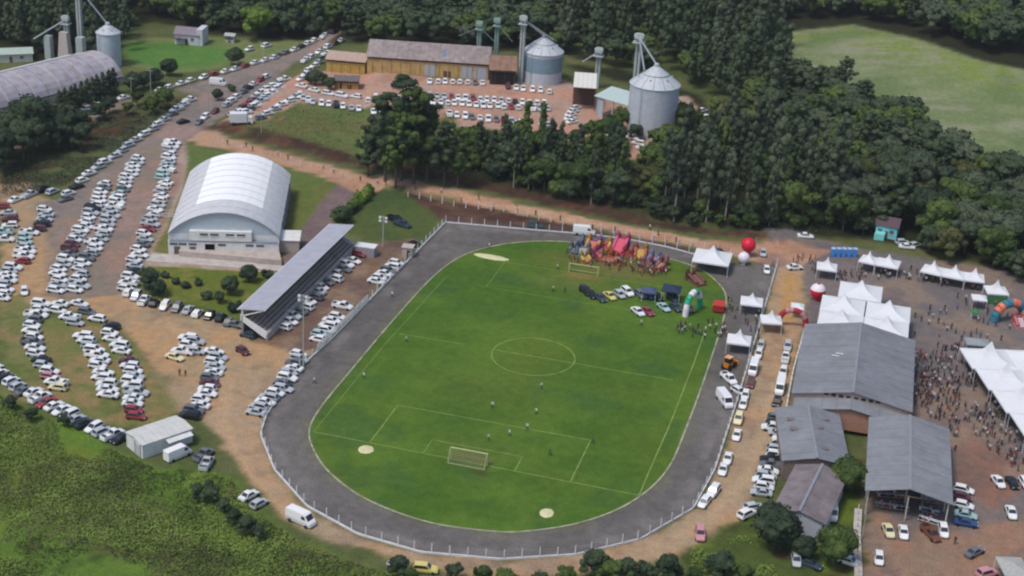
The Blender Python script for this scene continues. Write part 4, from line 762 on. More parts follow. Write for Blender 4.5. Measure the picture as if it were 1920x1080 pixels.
arch(1484, 612, 6.5, 4.2, .7, .1, 'red inflatable arch over the lane entrance', mat('inflatable_dark_red', srgb('#a8303a'), .5), mat('inflatable_dull_pink', srgb('#b8868a'), .5))
arch(1890, 600, 8, 4.5, 1.1, .6, 'orange and teal inflatable arch among the right hand stalls', mat('inflatable_orange', srgb('#d97a62'), .5), mat('inflatable_teal', srgb('#3c7c90'), .5))
def slide(u, v, rz, lab, cs, W=5, D=6, h=3.5):
    p = G(u, v); W *= .72; D *= .75; h *= .72; cs = ['#%02x%02x%02x' % tuple(int(int(c_[k_:k_+2], 16)*.74+26) for k_ in (1, 3, 5)) for c_ in cs]; t = thing('inflatable_slide', lab, 'bouncy castle', (p[0], p[1], 0), rz); ms = [mat('pvc_'+c.strip('#'), srgb(c), .45, var=.03) for c in cs]
    obj('base', MB().box((0, 0, .35), (W, D, .7), 0, 0, .97), ms[0], t)
    obj('ramp', MB().add([(-W*.3, -D/2, .7), (W*.3, -D/2, .7), (W*.3, D*.25, h), (-W*.3, D*.25, h), (-W*.3, D*.25, .7), (W*.3, D*.25, .7)], [(0, 1, 2, 3), (3, 2, 5, 4), (0, 3, 4), (1, 5, 2)]), ms[1], t)
    for s_ in (-1, 1): obj('side_wall', MB().tube((s_*W*.4, -D/2+.4, .9), (s_*W*.4, D*.3, h+.3), .45), ms[2 % len(ms)], t); obj('tower', MB().lathe((s_*W*.4, D*.38, 0), [(.6, .6), (.6, h+.6), (.75, h+.7), (.03, h+2.0)], 12), ms[(2+(s_ > 0)) % len(ms)], t)
    obj('back_wall', MB().box((0, D*.45, h*.55), (W*.8, .5, h)), ms[0], t)
slide(1092, 480, .2, 'grey and blue inflatable slide at the left of the playground', ['#7a8894', '#a9b2ba', '#4c5c74'], 5, 5, 2.6)
slide(1110, 472, -.1, 'purple and orange bouncy castle in the playground', ['#9a5cc0', '#e07848', '#e8a040']); slide(1134, 468, .1, 'yellow and red bouncy castle in the playground', ['#dda23c', '#c84040', '#e8c24c'], 4, 4, 2.4)
slide(1162, 472, -.2, 'bright pink tall inflatable slide in the playground', ['#e03c6c', '#e8405c', '#e0548c'], 5, 6, 4.5); slide(1200, 484, .1, 'yellow topped bouncy castle at the right of the playground', ['#c88c34', '#d8a840', '#b85c50'], 4.5, 4.5, 3)
slide(1225, 492, -.3, 'blue and pink low bouncy castle at the playground end', ['#6c74a4', '#c87c8c', '#8890c0'], 4, 4, 1.8); slide(1140, 490, 0, 'low rust red inflatable mat at the front of the playground', ['#a4523c', '#b86a4c', '#c47c5c'], 7, 4, 1.2)
slide(1912, 612, .4, 'pink and white bouncy castle at the right edge', ['#d88c90', '#e4c8cc', '#d46c70'], 4, 5, 2.6); slide(1304, 530, .8, 'brown inflatable slide beside the dark track at the pitch corner', ['#7c4c3c', '#8c5c48', '#6c4034'], 4, 7, 2.2)
# pole lamps, poles
LP = mat('lamp_pole', srgb('#a9aaa6'), .7, var=.05)
def lamp(u, v, vt, lab, heads=4):
    p = G(u, v); h = tall(p, vt); t = thing('floodlight_pole', lab, 'floodlight', p, 0); obj('pole', MB().tube((0, 0, 0), (0, 0, h), .2, .12), LP, t)
    cb = obj('crossarm', MB().box((0, 0, h-.4), (2.2, .15, .15)).box((0, 0, h-1.3), (2.2, .15, .15)), LP, t)
    for i in range(heads): obj('lamp', MB().box(((-.8 if i % 2 else .8), -.2, h-.4-.9*(i//2)), (.6, .35, .5), .0), WHITE, t)
lamp(569, 692, 552, 'tall concrete floodlight pole in front of the grandstand'); lamp(718, 462, 405, 'pale floodlight pole on the grass beyond the grandstand')
def pole(u, v, h, lab, name='utility_pole', cat='pole', arm=True, r=.12):
    p = G(u, v); t = thing(name, lab, cat, p, 0); obj('pole', MB().tube((0, 0, 0), (0, 0, h), r, r*.7, 7), LP, t)
    if arm: obj('crossarm', MB().box((0, 0, h-.5), (1.8, .12, .14)), LP, t)
for i, (u_, v_, h_) in enumerate(((391, 215, 9), (495, 138, 9), (443, 158, 8), (490, 250, 7), (283, 175, 8), (247, 190, 8))): pole(u_, v_, h_, f'thin grey utility pole by the main street, {ORD[i]} of the scattered poles')
for i, (u_, v_, h_) in enumerate(((1442, 560, 6), (1415, 472, 4), (1530, 620, 5), (1616, 1010, 6), (1622, 905, 6))): pole(u_, v_, h_, f'slim white pole near the fairground fence, {ORD[i]} from the top', 'slim_pole', 'pole', False, .09)
# lane-side white fence right and the yard fence
f2 = thing('yard_fence', 'low white board fence between the lane and the grey sheds', 'fence'); YF = [(55.6, 84.5), (55.4, 60), (56.0, 40), (56.6, 22)]; R_ = resample(YF, 24)
for x_, y_ in R_: put('post', PM['post'], f2, (x_, y_, 0), 0, (1, 1, .85))
for a, b_ in zip(R_[:-1], R_[1:]): obj('board', MB().beam((*(a*.97+b_*.03), 1.3), (*(a*.03+b_*.97), 1.3), .06, .25), FENCE, f2)
f3 = thing('yard_wall', 'weathered pale wall beside the open shed and muddy yard', 'wall'); W3 = [(73.2, 8), (73.6, -2), (74.6, -12), (75.6, -24)]; R_ = resample(W3, 16)
for a, b_ in zip(R_[:-1], R_[1:]): obj('wall_panel', MB().beam((*(a*.98+b_*.02), .7), (*(a*.02+b_*.98), .7), .16, 1.4), CONC, f3)
for x_, y_ in R_: obj('post', MB().box((x_, y_, .85), (.22, .22, 1.7)), CONC, f3)
bt = thing('gate_booth', 'small pale rendered booth on the fence by the track', 'booth', (*G(765, 480)[:2], 0), .1); obj('wall', MB().box((0, 0, 1.3), (2.6, 2.4, 2.6)), PLINTH, bt); obj('roof', MB().box((0, 0, 2.7), (3, 2.8, .18)), CONC, bt); obj('door', MB().box((.4, -1.22, 1), (.9, .06, 2)), DARK, bt)
bt = thing('gate_booth', 'low grey ticket booth behind the parked red car near the stand', 'booth', (*G(686, 478)[:2], 0), .05); obj('wall', MB().box((0, 0, 1.2), (5.0, 2.6, 2.4)), mat('booth_grey', srgb('#9a969c'), .9), bt); obj('roof', MB().box((0, .2, 2.5), (5.2, 2.9, .16)), WHITE, bt)
# banquet tables
TBL = mat('table_top', srgb('#b8c0cc'), .6); tables = []
def table(x, y, L, rz, lab, g):
    t = thing('long_table', lab, 'table', (x, y, 0), rz, g); obj('tabletop', MB().box((0, 0, .76), (L, .8, .05)), TBL, t)
    for i in (-1, 1): obj('trestle', MB().box((i*(L/2-.5), 0, .37), (.08, .7, .74)), TYRE, t); obj('bench', MB().box((0, i*.75, .44), (L, .28, .05)), mat('bench', (1, 1, 1)), t)
gT = 'long tables under the open shed'
for i, (u0, v0, u1, v1, w_) in enumerate(((1642, 930, 1700, 934, 'topmost left'), (1640, 948, 1704, 958, 'middle left'), (1725, 940, 1760, 944, 'topmost right'), (1722, 955, 1760, 966, 'middle right'), (1722, 973, 1760, 985, 'lowest right'), (1720, 925, 1758, 932, 'inner right'))):
    a = G(u0, v0); b_ = G(u1, v1); m_ = mid(a, b_); table(m_[0], m_[1], math.dist(a[:2], b_[:2]), atan2(b_[1]-a[1], b_[0]-a[0]), f'{w_} long white table at the near end of the open shed', gT); tables.append((m_[0], m_[1], math.dist(a[:2], b_[:2]), atan2(b_[1]-a[1], b_[0]-a[0])))
gT = 'white tables beside the parked cars east of the open shed'
for i, (u0, v0, u1, v1) in enumerate(((1788, 965, 1822, 972),)):
    a = G(u0, v0); b_ = G(u1, v1); m_ = mid(a, b_); table(m_[0], m_[1], math.dist(a[:2], b_[:2]), atan2(b_[1]-a[1], b_[0]-a[0]), 'single white table between parked cars east of the open shed', gT)

for i, (u, v, cs) in enumerate(((1076,474,['#5c6878','#8890a0','#6c7890']),(1098,492,['#b8743c','#d89050','#c8b04c']),(1122,484,['#b8486c','#e07898','#d05c80']),(1150,482,['#d87838','#e8a860','#c85838']),(1180,480,['#c8404c','#e8b048','#d86858']),(1212,498,['#c88890','#d8a0a8','#a86c78']),(1240,496,['#7880a8','#a0a8c8','#c87888']),(1085,462,['#8890a8','#c0c4cc','#6c7ca0']),(1238,506,['#b06858','#d09070','#8c5c54']))):
    slide(u, v, i*.7, f"small inflatable toy in {['slate', 'amber', 'rose', 'orange', 'red and gold', 'dusty pink', 'lilac', 'pale grey', 'brick'][i]} colours in the playground", cs, 3.2, 3.0, 1.6+.4*(i % 3))
# ------------------------------------------------------------------ vehicles
def loft(mb, secs, m=0):
    """secs: (x, half width, z bottom, z shoulder, z top, top half width)"""
    n_ = 6; vs = []
    for x_, w_, zb, zs, zt, wt_ in secs: vs += [(x_, -w_*.88, zb), (x_, -w_, zs), (x_, -wt_, zt), (x_, wt_, zt), (x_, w_, zs), (x_, w_*.88, zb)]
    fs = [(i*6+k_, i*6+(k_+1) % 6, (i+1)*6+(k_+1) % 6, (i+1)*6+k_) for i in range(len(secs)-1) for k_ in range(6)]
    fs += [(5, 4, 3, 2, 1, 0), tuple((len(secs)-1)*6+k_ for k_ in range(6))]
    mb.add(vs, [f[::-1] for f in fs], m, False)
def cabin(mb, xr0, xr1, xf1, xf0, wb, wt_, zb, zt, m=0):
    P_ = [(xr0, -wb, zb), (xf0, -wb, zb), (xf0, wb, zb), (xr0, wb, zb), (xr1, -wt_, zt), (xf1, -wt_, zt), (xf1, wt_, zt), (xr1, wt_, zt)]
    xm = (xr1+xf1)/2; P_ += [(xm, -wt_*.96, zt+.05), (xm, wt_*.96, zt+.05)]
    mb.add(P_, [(0, 1, 5, 8, 4), (2, 3, 7, 9, 6), (1, 2, 6, 5), (3, 0, 4, 7), (4, 8, 9, 7), (8, 5, 6, 9)], m)
    return P_
def pane(q, inset=.1, off=.012, split=None):
    q = [Vector(p) for p in q]; c_ = sum(q, Vector())/len(q); nn = (q[1]-q[0]).cross(q[-1]-q[0]).normalized()
    mb = MB(); mb.add([c_+(p-c_)*(1-inset)+nn*off for p in q], [tuple(range(len(q)))]); return mb
LAMPG = mat('lamp_glass', srgb('#c8ccd2'), .3, var=0); LAMPR = mat('tail_lamp', srgb('#8a1a1a'), .4, var=0)
def make_car(kind):
    """returns dict part -> list of meshes ; forward is +x"""
    b = MB(); P_ = {}
    K = dict(hatch=(3.9, 1.68, 1.48), sedan=(4.35, 1.72, 1.45), suv=(4.4, 1.82, 1.68), pickup=(5.2, 1.85, 1.75), van=(5.7, 2.0, 2.45), wagon=(4.2, 1.72, 1.52))[kind]
    L_, W_, Z_ = K; h = L_/2; w_ = W_/2; bel = .92 if kind in ('hatch', 'sedan', 'wagon') else 1.05
    if kind == 'van':
        loft(b, [(-h, w_*.93, .35, .9, 2.3, w_*.82), (-h+.08, w_*.98, .3, 1.0, 2.4, w_*.86), (h*.45, w_, .3, 1.0, 2.42, w_*.86), (h*.58, w_, .3, 1.0, 2.25, w_*.84), (h*.82, w_*.98, .3, .95, 1.35, w_*.86), (h*.95, w_*.93, .32, .85, 1.1, w_*.8), (h, w_*.8, .35, .7, .85, w_*.7)])
        P_['windscreen'] = [pane([(h*.585, -w_*.84, 2.22), (h*.815, -w_*.86, 1.36), (h*.815, w_*.86, 1.36), (h*.585, w_*.84, 2.22)], .08, .02)]
        P_['side_window'] = [pane([(h*.3, -w_*.93, 1.5), (h*.66, -w_*.93, 1.5), (h*.56, -w_*.87, 2.1), (h*.3, -w_*.87, 2.1)], .05, .05), pane([(h*.66, w_*.93, 1.5), (h*.3, w_*.93, 1.5), (h*.3, w_*.87, 2.1), (h*.56, w_*.87, 2.1)], .05, .05)]
        wx = (-h*.62, h*.68)
    else:
        fr = {'hatch': (-h*.98, -h*.72, h*.18, h*.52), 'wagon': (-h*.97, -h*.8, h*.15, h*.5), 'sedan': (-h*.66, -h*.36, h*.14, h*.46), 'suv': (-h*.97, -h*.82, h*.16, h*.46), 'pickup': (-h*.16, -h*.08, h*.32, h*.56)}[kind]
        hood = bel-.06; tail = bel if kind in ('hatch', 'suv', 'wagon') else bel+.02
        loft(b, [(-h, w_*.86, .38, .6, tail-.2, w_*.78), (-h+.1, w_*.96, .28, .62, tail-.02, w_*.86), (-h*.5, w_, .24, .62, tail, w_*.92), (h*.45, w_, .24, .62, bel, w_*.92), (h*.6, w_, .24, .6, hood, w_*.88), (h*.88, w_*.95, .27, .55, hood-.12, w_*.8), (h, w_*.8, .36, .5, hood-.3, w_*.68)])
        c_ = cabin(b, fr[0], fr[1], fr[2], fr[3], w_*.9, w_*.74, bel-.02, Z_-.05)
        P_['windscreen'] = [pane([c_[1], c_[2], c_[6], c_[5]], .1)]; P_['rear_window'] = [pane([c_[3], c_[0], c_[4], c_[7]], .14)]
        sd_ = lambda a, b2, c2, d2: pane([a, b2, c2, d2], .13)
        P_['side_window'] = [sd_(c_[0], c_[1], c_[5], c_[4]), sd_(c_[2], c_[3], c_[7], c_[6])]
        if kind == 'pickup':
            mb = MB().add([(-h*.95, -w_*.78, bel+.015), (-h*.2, -w_*.78, bel+.015), (-h*.2, w_*.78, bel+.015), (-h*.95, w_*.78, bel+.015)], [(0, 1, 2, 3)]); P_['cargo_bed'] = [mb]
            for s_ in (-1, 1): b.box((-h*.56, s_*w_*.86, bel+.1), (h*.82, .1, .2))
            b.box((-h*.96, 0, bel+.1), (.1, W_*.86, .2))
        wx = (-h*.64, h*.66)
    wm = MB().tube((0, -.1, 0), (0, .1, 0), .33, n=12); P_['wheel'] = [(wm, (x_, s_*(w_-.06), .33)) for x_ in wx for s_ in (-1, 1)]
    P_['headlight'] = [MB().box((h*.965, s_*w_*.66, .62 if kind != 'van' else .8), (.12, .3, .14)) for s_ in (-1, 1)]
    return b, P_
CARP = {}
def car_proto(kind, full):
    k_ = (kind, full)
    if k_ in CARP: return CARP[k_]
    b, P_ = make_car(kind); body = b.mesh('body', PAINT); parts = []
    mm = {'windscreen': GLASS, 'rear_window': GLASS, 'side_window': GLASS, 'cargo_bed': TYRE, 'headlight': LAMPG}
    if full:
        for nm in ('windscreen', 'rear_window', 'side_window', 'cargo_bed', 'headlight'):
            for mb in P_.get(nm, []): parts.append((nm, mb.mesh(nm, mm[nm]), (0, 0, 0)))
        wmesh = P_['wheel'][0][0].mesh('wheel', TYRE)
        for mb, l in P_['wheel']: parts.append(('wheel', wmesh, l))
    else:
        for nm in ('windscreen', 'rear_window', 'side_window', 'cargo_bed'):
            for mb in P_.get(nm, []): parts.append((nm, mb.mesh(nm, mm[nm]), (0, 0, 0)))
    CARP[k_] = (body, parts); return CARP[k_]
PAL = dict(w=('#eceff1', 'white'), s=('#b9c0c6', 'silver'), g=('#6a7076', 'grey'), k=('#1b1d22', 'black'), r=('#983840', 'red'), m=('#643038', 'maroon'), b=('#2b4f86', 'blue'), y=('#e0d27c', 'yellow'), c=('#e6dfb4', 'cream'), t=('#a9c8c8', 'pale teal'), p=('#c98e96', 'dull pink'), o=('#7a4a38', 'brown'), n=('#3a4a55', 'dark slate'))
CARS = []   # (x,y,z,heading,kind,colour code,label,group,size)
def cw(v_): 
    c_ = np.array(srgb(PAL[v_][0])); j = RNG.uniform(.9, 1.04); return tuple(np.clip(c_*j, 0, .85))
def kind_for(r): return r.choices(['hatch', 'sedan', 'suv', 'pickup', 'wagon'], [5, 4, 2, 1.2, 2])[0]
KW = dict(hatch='hatchback', sedan='sedan', suv='suv', pickup='pickup', van='van', wagon='estate car')
def row(desc, pts, codes, axv, start, group, jit=.25, skip=.0, kinds=None):
    """cars parked along a polyline of ground pixels; axv = image direction of the car axis"""
    P_ = [G(u, v) for u, v in pts]; Lr = sum(math.dist(a[:2], b_[:2]) for a, b_ in zip(P_[:-1], P_[1:])); ha = world_dir(*pts[len(pts)//2], *axv); m_ = len(P_)//2; m0 = max(0, m_-1); m1 = min(len(P_)-1, m_+1); ht = atan2(P_[m1][1]-P_[m0][1], P_[m1][0]-P_[m0][0])
    need = min(2.2/max(.01, abs(sin(ha-ht))), 4.9); cap_ = int(Lr/need)+1
    if cap_ < len(codes): codes = ''.join(codes[int(round(i*(len(codes)-1)/max(1, cap_-1)))] for i in range(cap_))
    n_ = len(codes); n_ = len(codes); R2 = resample([p[:2] for p in P_], n_); px = resample(pts, n_)
    for i, c_ in enumerate(codes):
        if c_ in 'rm' and RNG.random() < .38: c_ = 'w'
        if c_ == 'k' and RNG.random() < .3: c_ = 's'
        x_, y_ = R2[i]; dv = axv
        hd = world_dir(px[i][0], px[i][1], *dv)+RNG.gauss(0, .035)+(pi if RNG.random() < .35 else 0)
        k_ = kinds[i] if kinds else kind_for(RNG)
        x_ += cos(hd)*RNG.gauss(0, jit*1.4)+RNG.gauss(0, .08); y_ += sin(hd)*RNG.gauss(0, jit*1.4)+RNG.gauss(0, .08)
        CARS.append((x_, y_, hd, k_, c_, f'{PAL[c_][1]} {KW[k_]}, {ORD[i]} from {start} {desc}', group))
def one(u, v, axv, k_, c_, label, group='vehicles standing singly'):
    p = G(u, v); CARS.append((p[0], p[1], world_dir(u, v, *axv), k_, c_, label, group))
gL = 'cars parked in the gravel and dirt car park'
row('in the row along the gymnasium walkway', [(320,270),(314,300),(309,330),(303,360),(293,390),(283,416),(272,445),(260,478),(250,508),(236,545)], 'wwswwstwttwwswwswwssrwsgwwwskwwr', (28, 5), 'the top', gL)
row('of the long central double row, right side', [(257,300),(248,322),(233,348),(214,392),(203,418),(192,444),(170,480),(152,508),(141,548)], 'wswwwwswgtwwwkssswkswwsgmwswsw', (28, 5), 'the top', gL)
row('of the long central double row, left side', [(198,348),(178,388),(160,418),(150,442),(130,474),(113,510),(107,548)], 'wgwwwwkswmwwswmmgwswwwsw', (28, 5), 'the top', gL)
row('in the slanted row along the street bank', [(357,190),(330,211),(300,234),(270,255),(240,277),(205,302),(172,325),(148,348),(122,378)], 'wwwsgswwswswssswwswwkwwg', (24, -7), 'the junction end', gL)
row('below the reddish bank at the far left', [(28,378),(50,371),(72,360),(95,354),(100,362)], 'wswkk', (22, -9), 'the left', gL)
row('in the small block near the left entrance', [(84,396),(83,404),(82,414),(80,423),(74,433)], 'wsskm', (27, 2), 'the top', gL)
row('in the left edge cluster', [(6,392),(22,410),(14,420),(18,428),(8,440),(4,452)], 'rsmwtw', (26, 0), 'the top', gL)
row('in the second block from the left edge', [(52,440),(50,448),(50,456),(46,466),(50,474),(42,484),(40,493)], 'wttswwr', (26, 3), 'the top', gL)
row('in the block at the far left edge', [(24,505),(18,512),(16,520),(12,528),(10,536),(6,545),(4,555),(2,563)], 'wswwswrw', (27, 3), 'the top', gL)
one(46, 550, (1, 12), 'hatch', 'w', 'white hatchback parked alone above the oval rows, facing down', gL)
gO = 'cars parked in curved rows on the worn grass'
row('in the leftmost curved grass row', [(74,573),(64,592),(60,612),(60,640),(66,665),(80,690),(96,712),(112,732)], 'rwwwgwwwwgwwskswpmmc', (28, 4), 'the top', gO)
row('in the short top left arc', [(110,574),(113,588),(128,598),(142,610)], 'wwwwmk', (27, 4), 'the top', gO)
row('in the short top middle arc', [(146,573),(155,585),(174,595),(190,605),(210,616)], 'wwsgwwrmk', (27, 5), 'the top', gO)
row('in the middle curved grass row', [(156,634),(166,652),(184,668),(190,690),(194,716),(206,745)], 'wwswwwwwwwwwwr', (28, 3), 'the top', gO)
row('in the upper right curved grass row', [(204,628),(214,642),(230,663)], 'wwsww', (27, 4), 'the top', gO)
row('in the right curved grass row', [(238,680),(246,696),(252,715),(254,738),(250,758),(252,784)], 'mwkwswwnswwwrr', (28, 3), 'the top', gO)
row('in the diagonal row along the scrub slope', [(-8,695),(10,712),(34,728),(58,742),(84,757),(108,772),(138,790),(166,802),(196,815),(226,828)], 'wwkwsgwwrwwwskwswk', (22, -10), 'the left', gO)
gD = 'cars parked along the garden and on the open dirt'
row('in the row below the garden lawn', [(240,553),(262,563),(290,573),(316,580),(342,583),(366,590),(386,593),(408,597),(432,606)], 'wsmkwgswkkg', (12, -13), 'the left', gD)
row('in the dark shade by the grandstand end', [(440,612),(452,622),(464,632)], 'ggn', (22, 6), 'the left', gD)
row('in the small cluster on open orange dirt', [(354,638),(350,646),(346,655),(342,663)], 'wsww', (26, 4), 'the top', gD)
row('beside the small cluster on orange dirt', [(368,645),(366,653),(362,662)], 'sws', (24, 3), 'the top', gD)
one(328, 674, (26, 8), 'sedan', 'c', 'cream sedan at the lower left of the small dirt cluster', gD)
row('in the lone row near the orange dirt lane', [(406,664),(404,684),(400,704),(390,722),(386,742),(374,764),(352,784)], 'wsgwswsgmmwwwwsgk', (28, 4), 'the top', gD)
row('in front of the grandstand end', [(452,662),(466,668)], 'mp', (18, 12), 'the left', gD)
gF = 'cars parked between the grandstand and the track fence'
row('in the lower row against the track fence', [(560,668),(558,680),(550,698),(534,716),(522,735),(492,762),(482,778)], 'wsgwswgswkwsk', (27, 6), 'the top', gF)
row('in the row right under the grandstand', [(660,492),(640,508),(622,526),(600,546),(580,568),(556,592),(530,616)], 'wwgswgwsgwwgsww', (27, 8), 'the top', gF)
row('in the upper row against the track fence', [(742,497),(730,508),(722,520),(706,532)], 'wwwgwsww', (27, 6), 'the top', gF)
row('in the middle row against the track fence', [(632,598),(622,610),(608,626),(594,640)], 'wwwnwtw', (27, 6), 'the top', gF)
one(642, 578, (26, 5), 'pickup', 'w', 'white pickup parked alone between grandstand and fence netting', gF); one(672, 480, (22, 6), 'hatch', 'r', 'red hatchback at the top end of the grandstand', gF)
one(742, 415, (24, 8), 'pickup', 'k', 'black pickup on the grass beyond the grandstand', gF); one(754, 424, (24, 8), 'pickup', 'n', 'dark slate pickup beside the black pickup on grass', gF); one(776, 462, (18, -6), 'hatch', 'k', 'black hatchback tucked behind the fence corner booth', gF)
gN = 'cars parked along the lane east of the track'
lv = (-4, 14)
for (u, v, k_, c_, lb) in ((1426,652,'hatch','s','silver hatchback, topmost along the outside of the track fence'),(1422,668,'hatch','w','white hatchback above the white box van outside the fence'),(1412,697,'van','w','white box van parked outside the track fence'),(1407,722,'wagon','m','maroon estate car below the white box van'),(1397,745,'hatch','w','upper of two white hatchbacks mid way along the fence'),(1393,762,'hatch','w','lower of two white hatchbacks mid way along the fence'),(1384,790,'suv','c','cream boxy suv parked outside the track fence'),(1381,820,'sedan','w','white sedan below the cream suv outside the fence'),(1364,864,'sedan','w','white sedan by the right bend, upper of two'),(1355,885,'sedan','w','white sedan by the right bend, lower of two'),(1337,926,'suv','w','white suv on the lane at the lower right bend'),(1320,946,'hatch','w','last white hatchback on the lane at the right bend')):
    one(u, v, lv if v < 900 else (-9, 12), k_, c_, lb, gN)
row('in the file along the yard fence', [(1476,652),(1474,664),(1471,686),(1468,700)], 'skww', (-2, 14), 'the top', gN); one(1462, 732, (-3, 14), 'van', 'w', 'long white van in the file along the yard fence', gN); row('below the long white van', [(1456,756),(1453,770)], 'kk', (-3, 14), 'the top', gN)
row('in the cross parked row by the sheds', [(1452,788),(1454,804),(1462,820),(1460,834),(1452,852),(1446,872),(1440,890),(1432,908),(1424,928)], 'gkwswkswkgwswws', (27, 4), 'the top', gN)
one(1400, 968, (16, -8), 'suv', 'w', 'white suv half under the dark tree at the lane end', gN); one(1412, 955, (22, -4), 'hatch', 's', 'silver hatchback against the dark tree at the lane end', gN)
gB = 'cars in the muddy yard at the lower right'
for (u, v, ax, k_, c_, lb) in ((1559,965,(1,16),'van','w','white van parked in shade beside the brown old shed'),(1647,1052,(1,14),'hatch','w','white hatchback near the bottom beside the yard wall'),(1665,1000,(6,14),'sedan','c','cream sedan before the long tables'),(1693,1003,(2,14),'sedan','w','white sedan before the long tables'),(1744,1005,(8,8),'pickup','o','dark brown pickup in front of the right tables'),(1768,1000,(3,14),'wagon','w','white estate car at the foot of the right tables'),(1806,923,(22,5),'wagon','w','white estate car, topmost beside the open shed'),(1803,936,(22,4),'hatch','m','maroon hatchback beside the open shed'),(1806,952,(22,5),'hatch','w','white hatchback beside the open shed, above the blue sedan'),(1810,970,(24,5),'sedan','t','pale teal sedan just above the blue sedan'),(1810,985,(24,4),'sedan','b','dark blue sedan east of the long tables'),(1826,1040,(20,-10),'sedan','g','grey sedan standing alone in the muddy yard'),(1895,966,(6,16),'sedan','w','white sedan standing alone near the right edge'),(1871,908,(10,13),'sedan','w','white sedan left of the black car at the right edge'),(1897,910,(9,13),'sedan','k','black sedan at the right edge between two white cars'),(1921,910,(8,13),'hatch','w','white hatchback cut by the right edge'),(1850,1080,(24,-6),'suv','p','pink and white suv at the bottom right'),(1492,1055,(2,14),'hatch','s','silver hatchback under the dark trees at the bottom'),(1518,1062,(14,5),'sedan','n','dark slate sedan under the dark trees at the bottom'),(1592,1058,(16,5),'sedan','w','white sedan beside the wall at the bottom'),(1312,1006,(1,12),'suv','p','dull pink suv at the lane end by the yellow bush'),(746,1066,(14,6),'hatch','s','silver hatchback half hidden in the bottom scrub'),(797,1072,(20,2),'suv','y','yellow suv half hidden at the bottom edge of the scrub'),(564,980,(20,9),'van','w','white van parked beside the lane at the lower left'),(467,934,(18,-10),'sedan','w','white sedan on the grass below the small white shed'),(486,949,(16,-9),'hatch','s','silver hatchback beside the white sedan on grass'),(334,858,(22,-9),'van','w','white van parked against the small white shed'),(382,858,(20,-14),'pickup','g','grey pickup beside the small white shed'),(388,874,(10,-16),'pickup','s','silver pickup below the grey pickup'),(344,231,(16,-4),'sedan','k','black sedan driving on the main street'),(1358,756,(12,16),'van','w','white van parked on the track by the right fence'),(1366,714,(16,14),'pickup','w','white pickup parked on the track above the white van'),(1385,738,(10,6),'hatch','w','small white hatchback on the track beside the fence'),(1510,446,(22,2),'sedan','w','white sedan on the dirt road above the gateway'),(1490,505,(20,-1),'sedan','w','white sedan beside the gateway to the fairground'),(1700,466,(22,2),'sedan','w','white sedan in the grass below the aqua house'),(1692,458,(20,0),'hatch','s','silver hatchback behind the white sedan near the aqua house'),(1715,463,(18,-4),'hatch','s','silver hatchback right of the white sedan near the aqua house'),(1095,440,(22,2),'van','w','white van on the far bend behind the playground'),(1003,427,(22,2),'suv','n','dark suv behind the fence at the far bend'),(1348,478,(22,3),'suv','n','dark suv behind the large white marquee'),(409,160,(20,2),'van','w','white van on the main street beside the bushes'),(1430,478,(2,12),'hatch','s','silver hatchback by the fence above the gateway'),(1437,510,(2,12),'hatch','w','white hatchback inside the fence near the gateway')): one(u, v, ax, k_, c_, lb, gB if u > 1470 and v > 800 else 'vehicles standing singly')
gS = 'show cars displayed on the pitch corner'
for (u, v, c_, k_, lb) in ((1108,556,'k','sedan','black car, leftmost of the show cars on the pitch'),(1125,562,'n','sedan','dark slate car beside the black show car'),(1143,559,'y','sedan','yellow show car in the upper display row'),(1161,556,'s','hatch','silver show hatchback right of the yellow one'),(1176,552,'w','suv','white show car in the upper display row'),(1216,556,'b','sedan','blue show car in the upper display row'),(1196,588,'w','sedan','white show car, leftmost of the lower display row'),(1214,588,'r','sedan','red show car in the lower display row'),(1244,580,'t','sedan','pale teal show car in the lower display row'),(1266,580,'n','sedan','dark slate show car in the lower display row'),(1290,582,'g','hatch','grey show hatchback next to the green arch'),(1098,550,'k','suv','black suv behind the leftmost black show car'),(1232,560,'k','sedan','black sedan between the blue show car and the dark blue canopy'),(1262,562,'n','suv','dark slate suv under the edge of the dark blue canopy'),(1200,556,'g','hatch','grey hatchback left of the blue show car')): one(u, v, (13, 10), k_, c_, lb, gS)
gT_ = 'cars parked in the upper lots and streets'
def far(desc, pts, n_, axv, cs='wwswwgwwkwswwswwrwswmwgw', start='the left'):
    r_ = random.Random(len(CARS)); row(desc, pts, ''.join(r_.choice(cs) for _ in range(n_)), axv, start, gT_, .15)
far('against the yellow warehouse', [(806,155),(905,158)], 8, (1, 10)); far('against the blue tinted silo', [(952,165),(1030,174)], 6, (1, 10)); far('of the long upper double row, back line', [(806,182),(1020,197)], 17, (2, 11)); far('of the long upper double row, front line', [(812,194),(1026,207)], 17, (2, 11))
far('in the lowest row of the upper lot', [(842,217),(960,230)], 9, (1, 11)); far('at the lower right corner of the upper lot', [(975,232),(1020,236)], 4, (12, 2)); far('beside the loading shed', [(1080,205),(1068,220),(1072,232)], 5, (14, -3)); far('in front of the small ochre house', [(566,164),(590,172),(625,181),(672,184)], 13, (14, 3))
far('in the short row below the ochre house', [(562,182),(580,192),(628,200),(672,207)], 10, (1, 10)); far('behind the tall tree in the upper lot', [(690,190),(730,184),(760,190)], 8, (2, 10)); far('left of the tall tree in the upper lot', [(700,212),(780,215)], 8, (2, 10))
far('along the far side of the main street', [(628,62),(590,78),(552,96),(520,106)], 16, (13, -5), start='the far end'); far('along the near kerb of the main street', [(640,78),(612,92),(588,106),(574,116)], 9, (12, -6), start='the far end'); far('in the lane left of the yellow wing', [(612,104),(600,118),(580,134),(566,150)], 9, (14, -4), start='the far end')
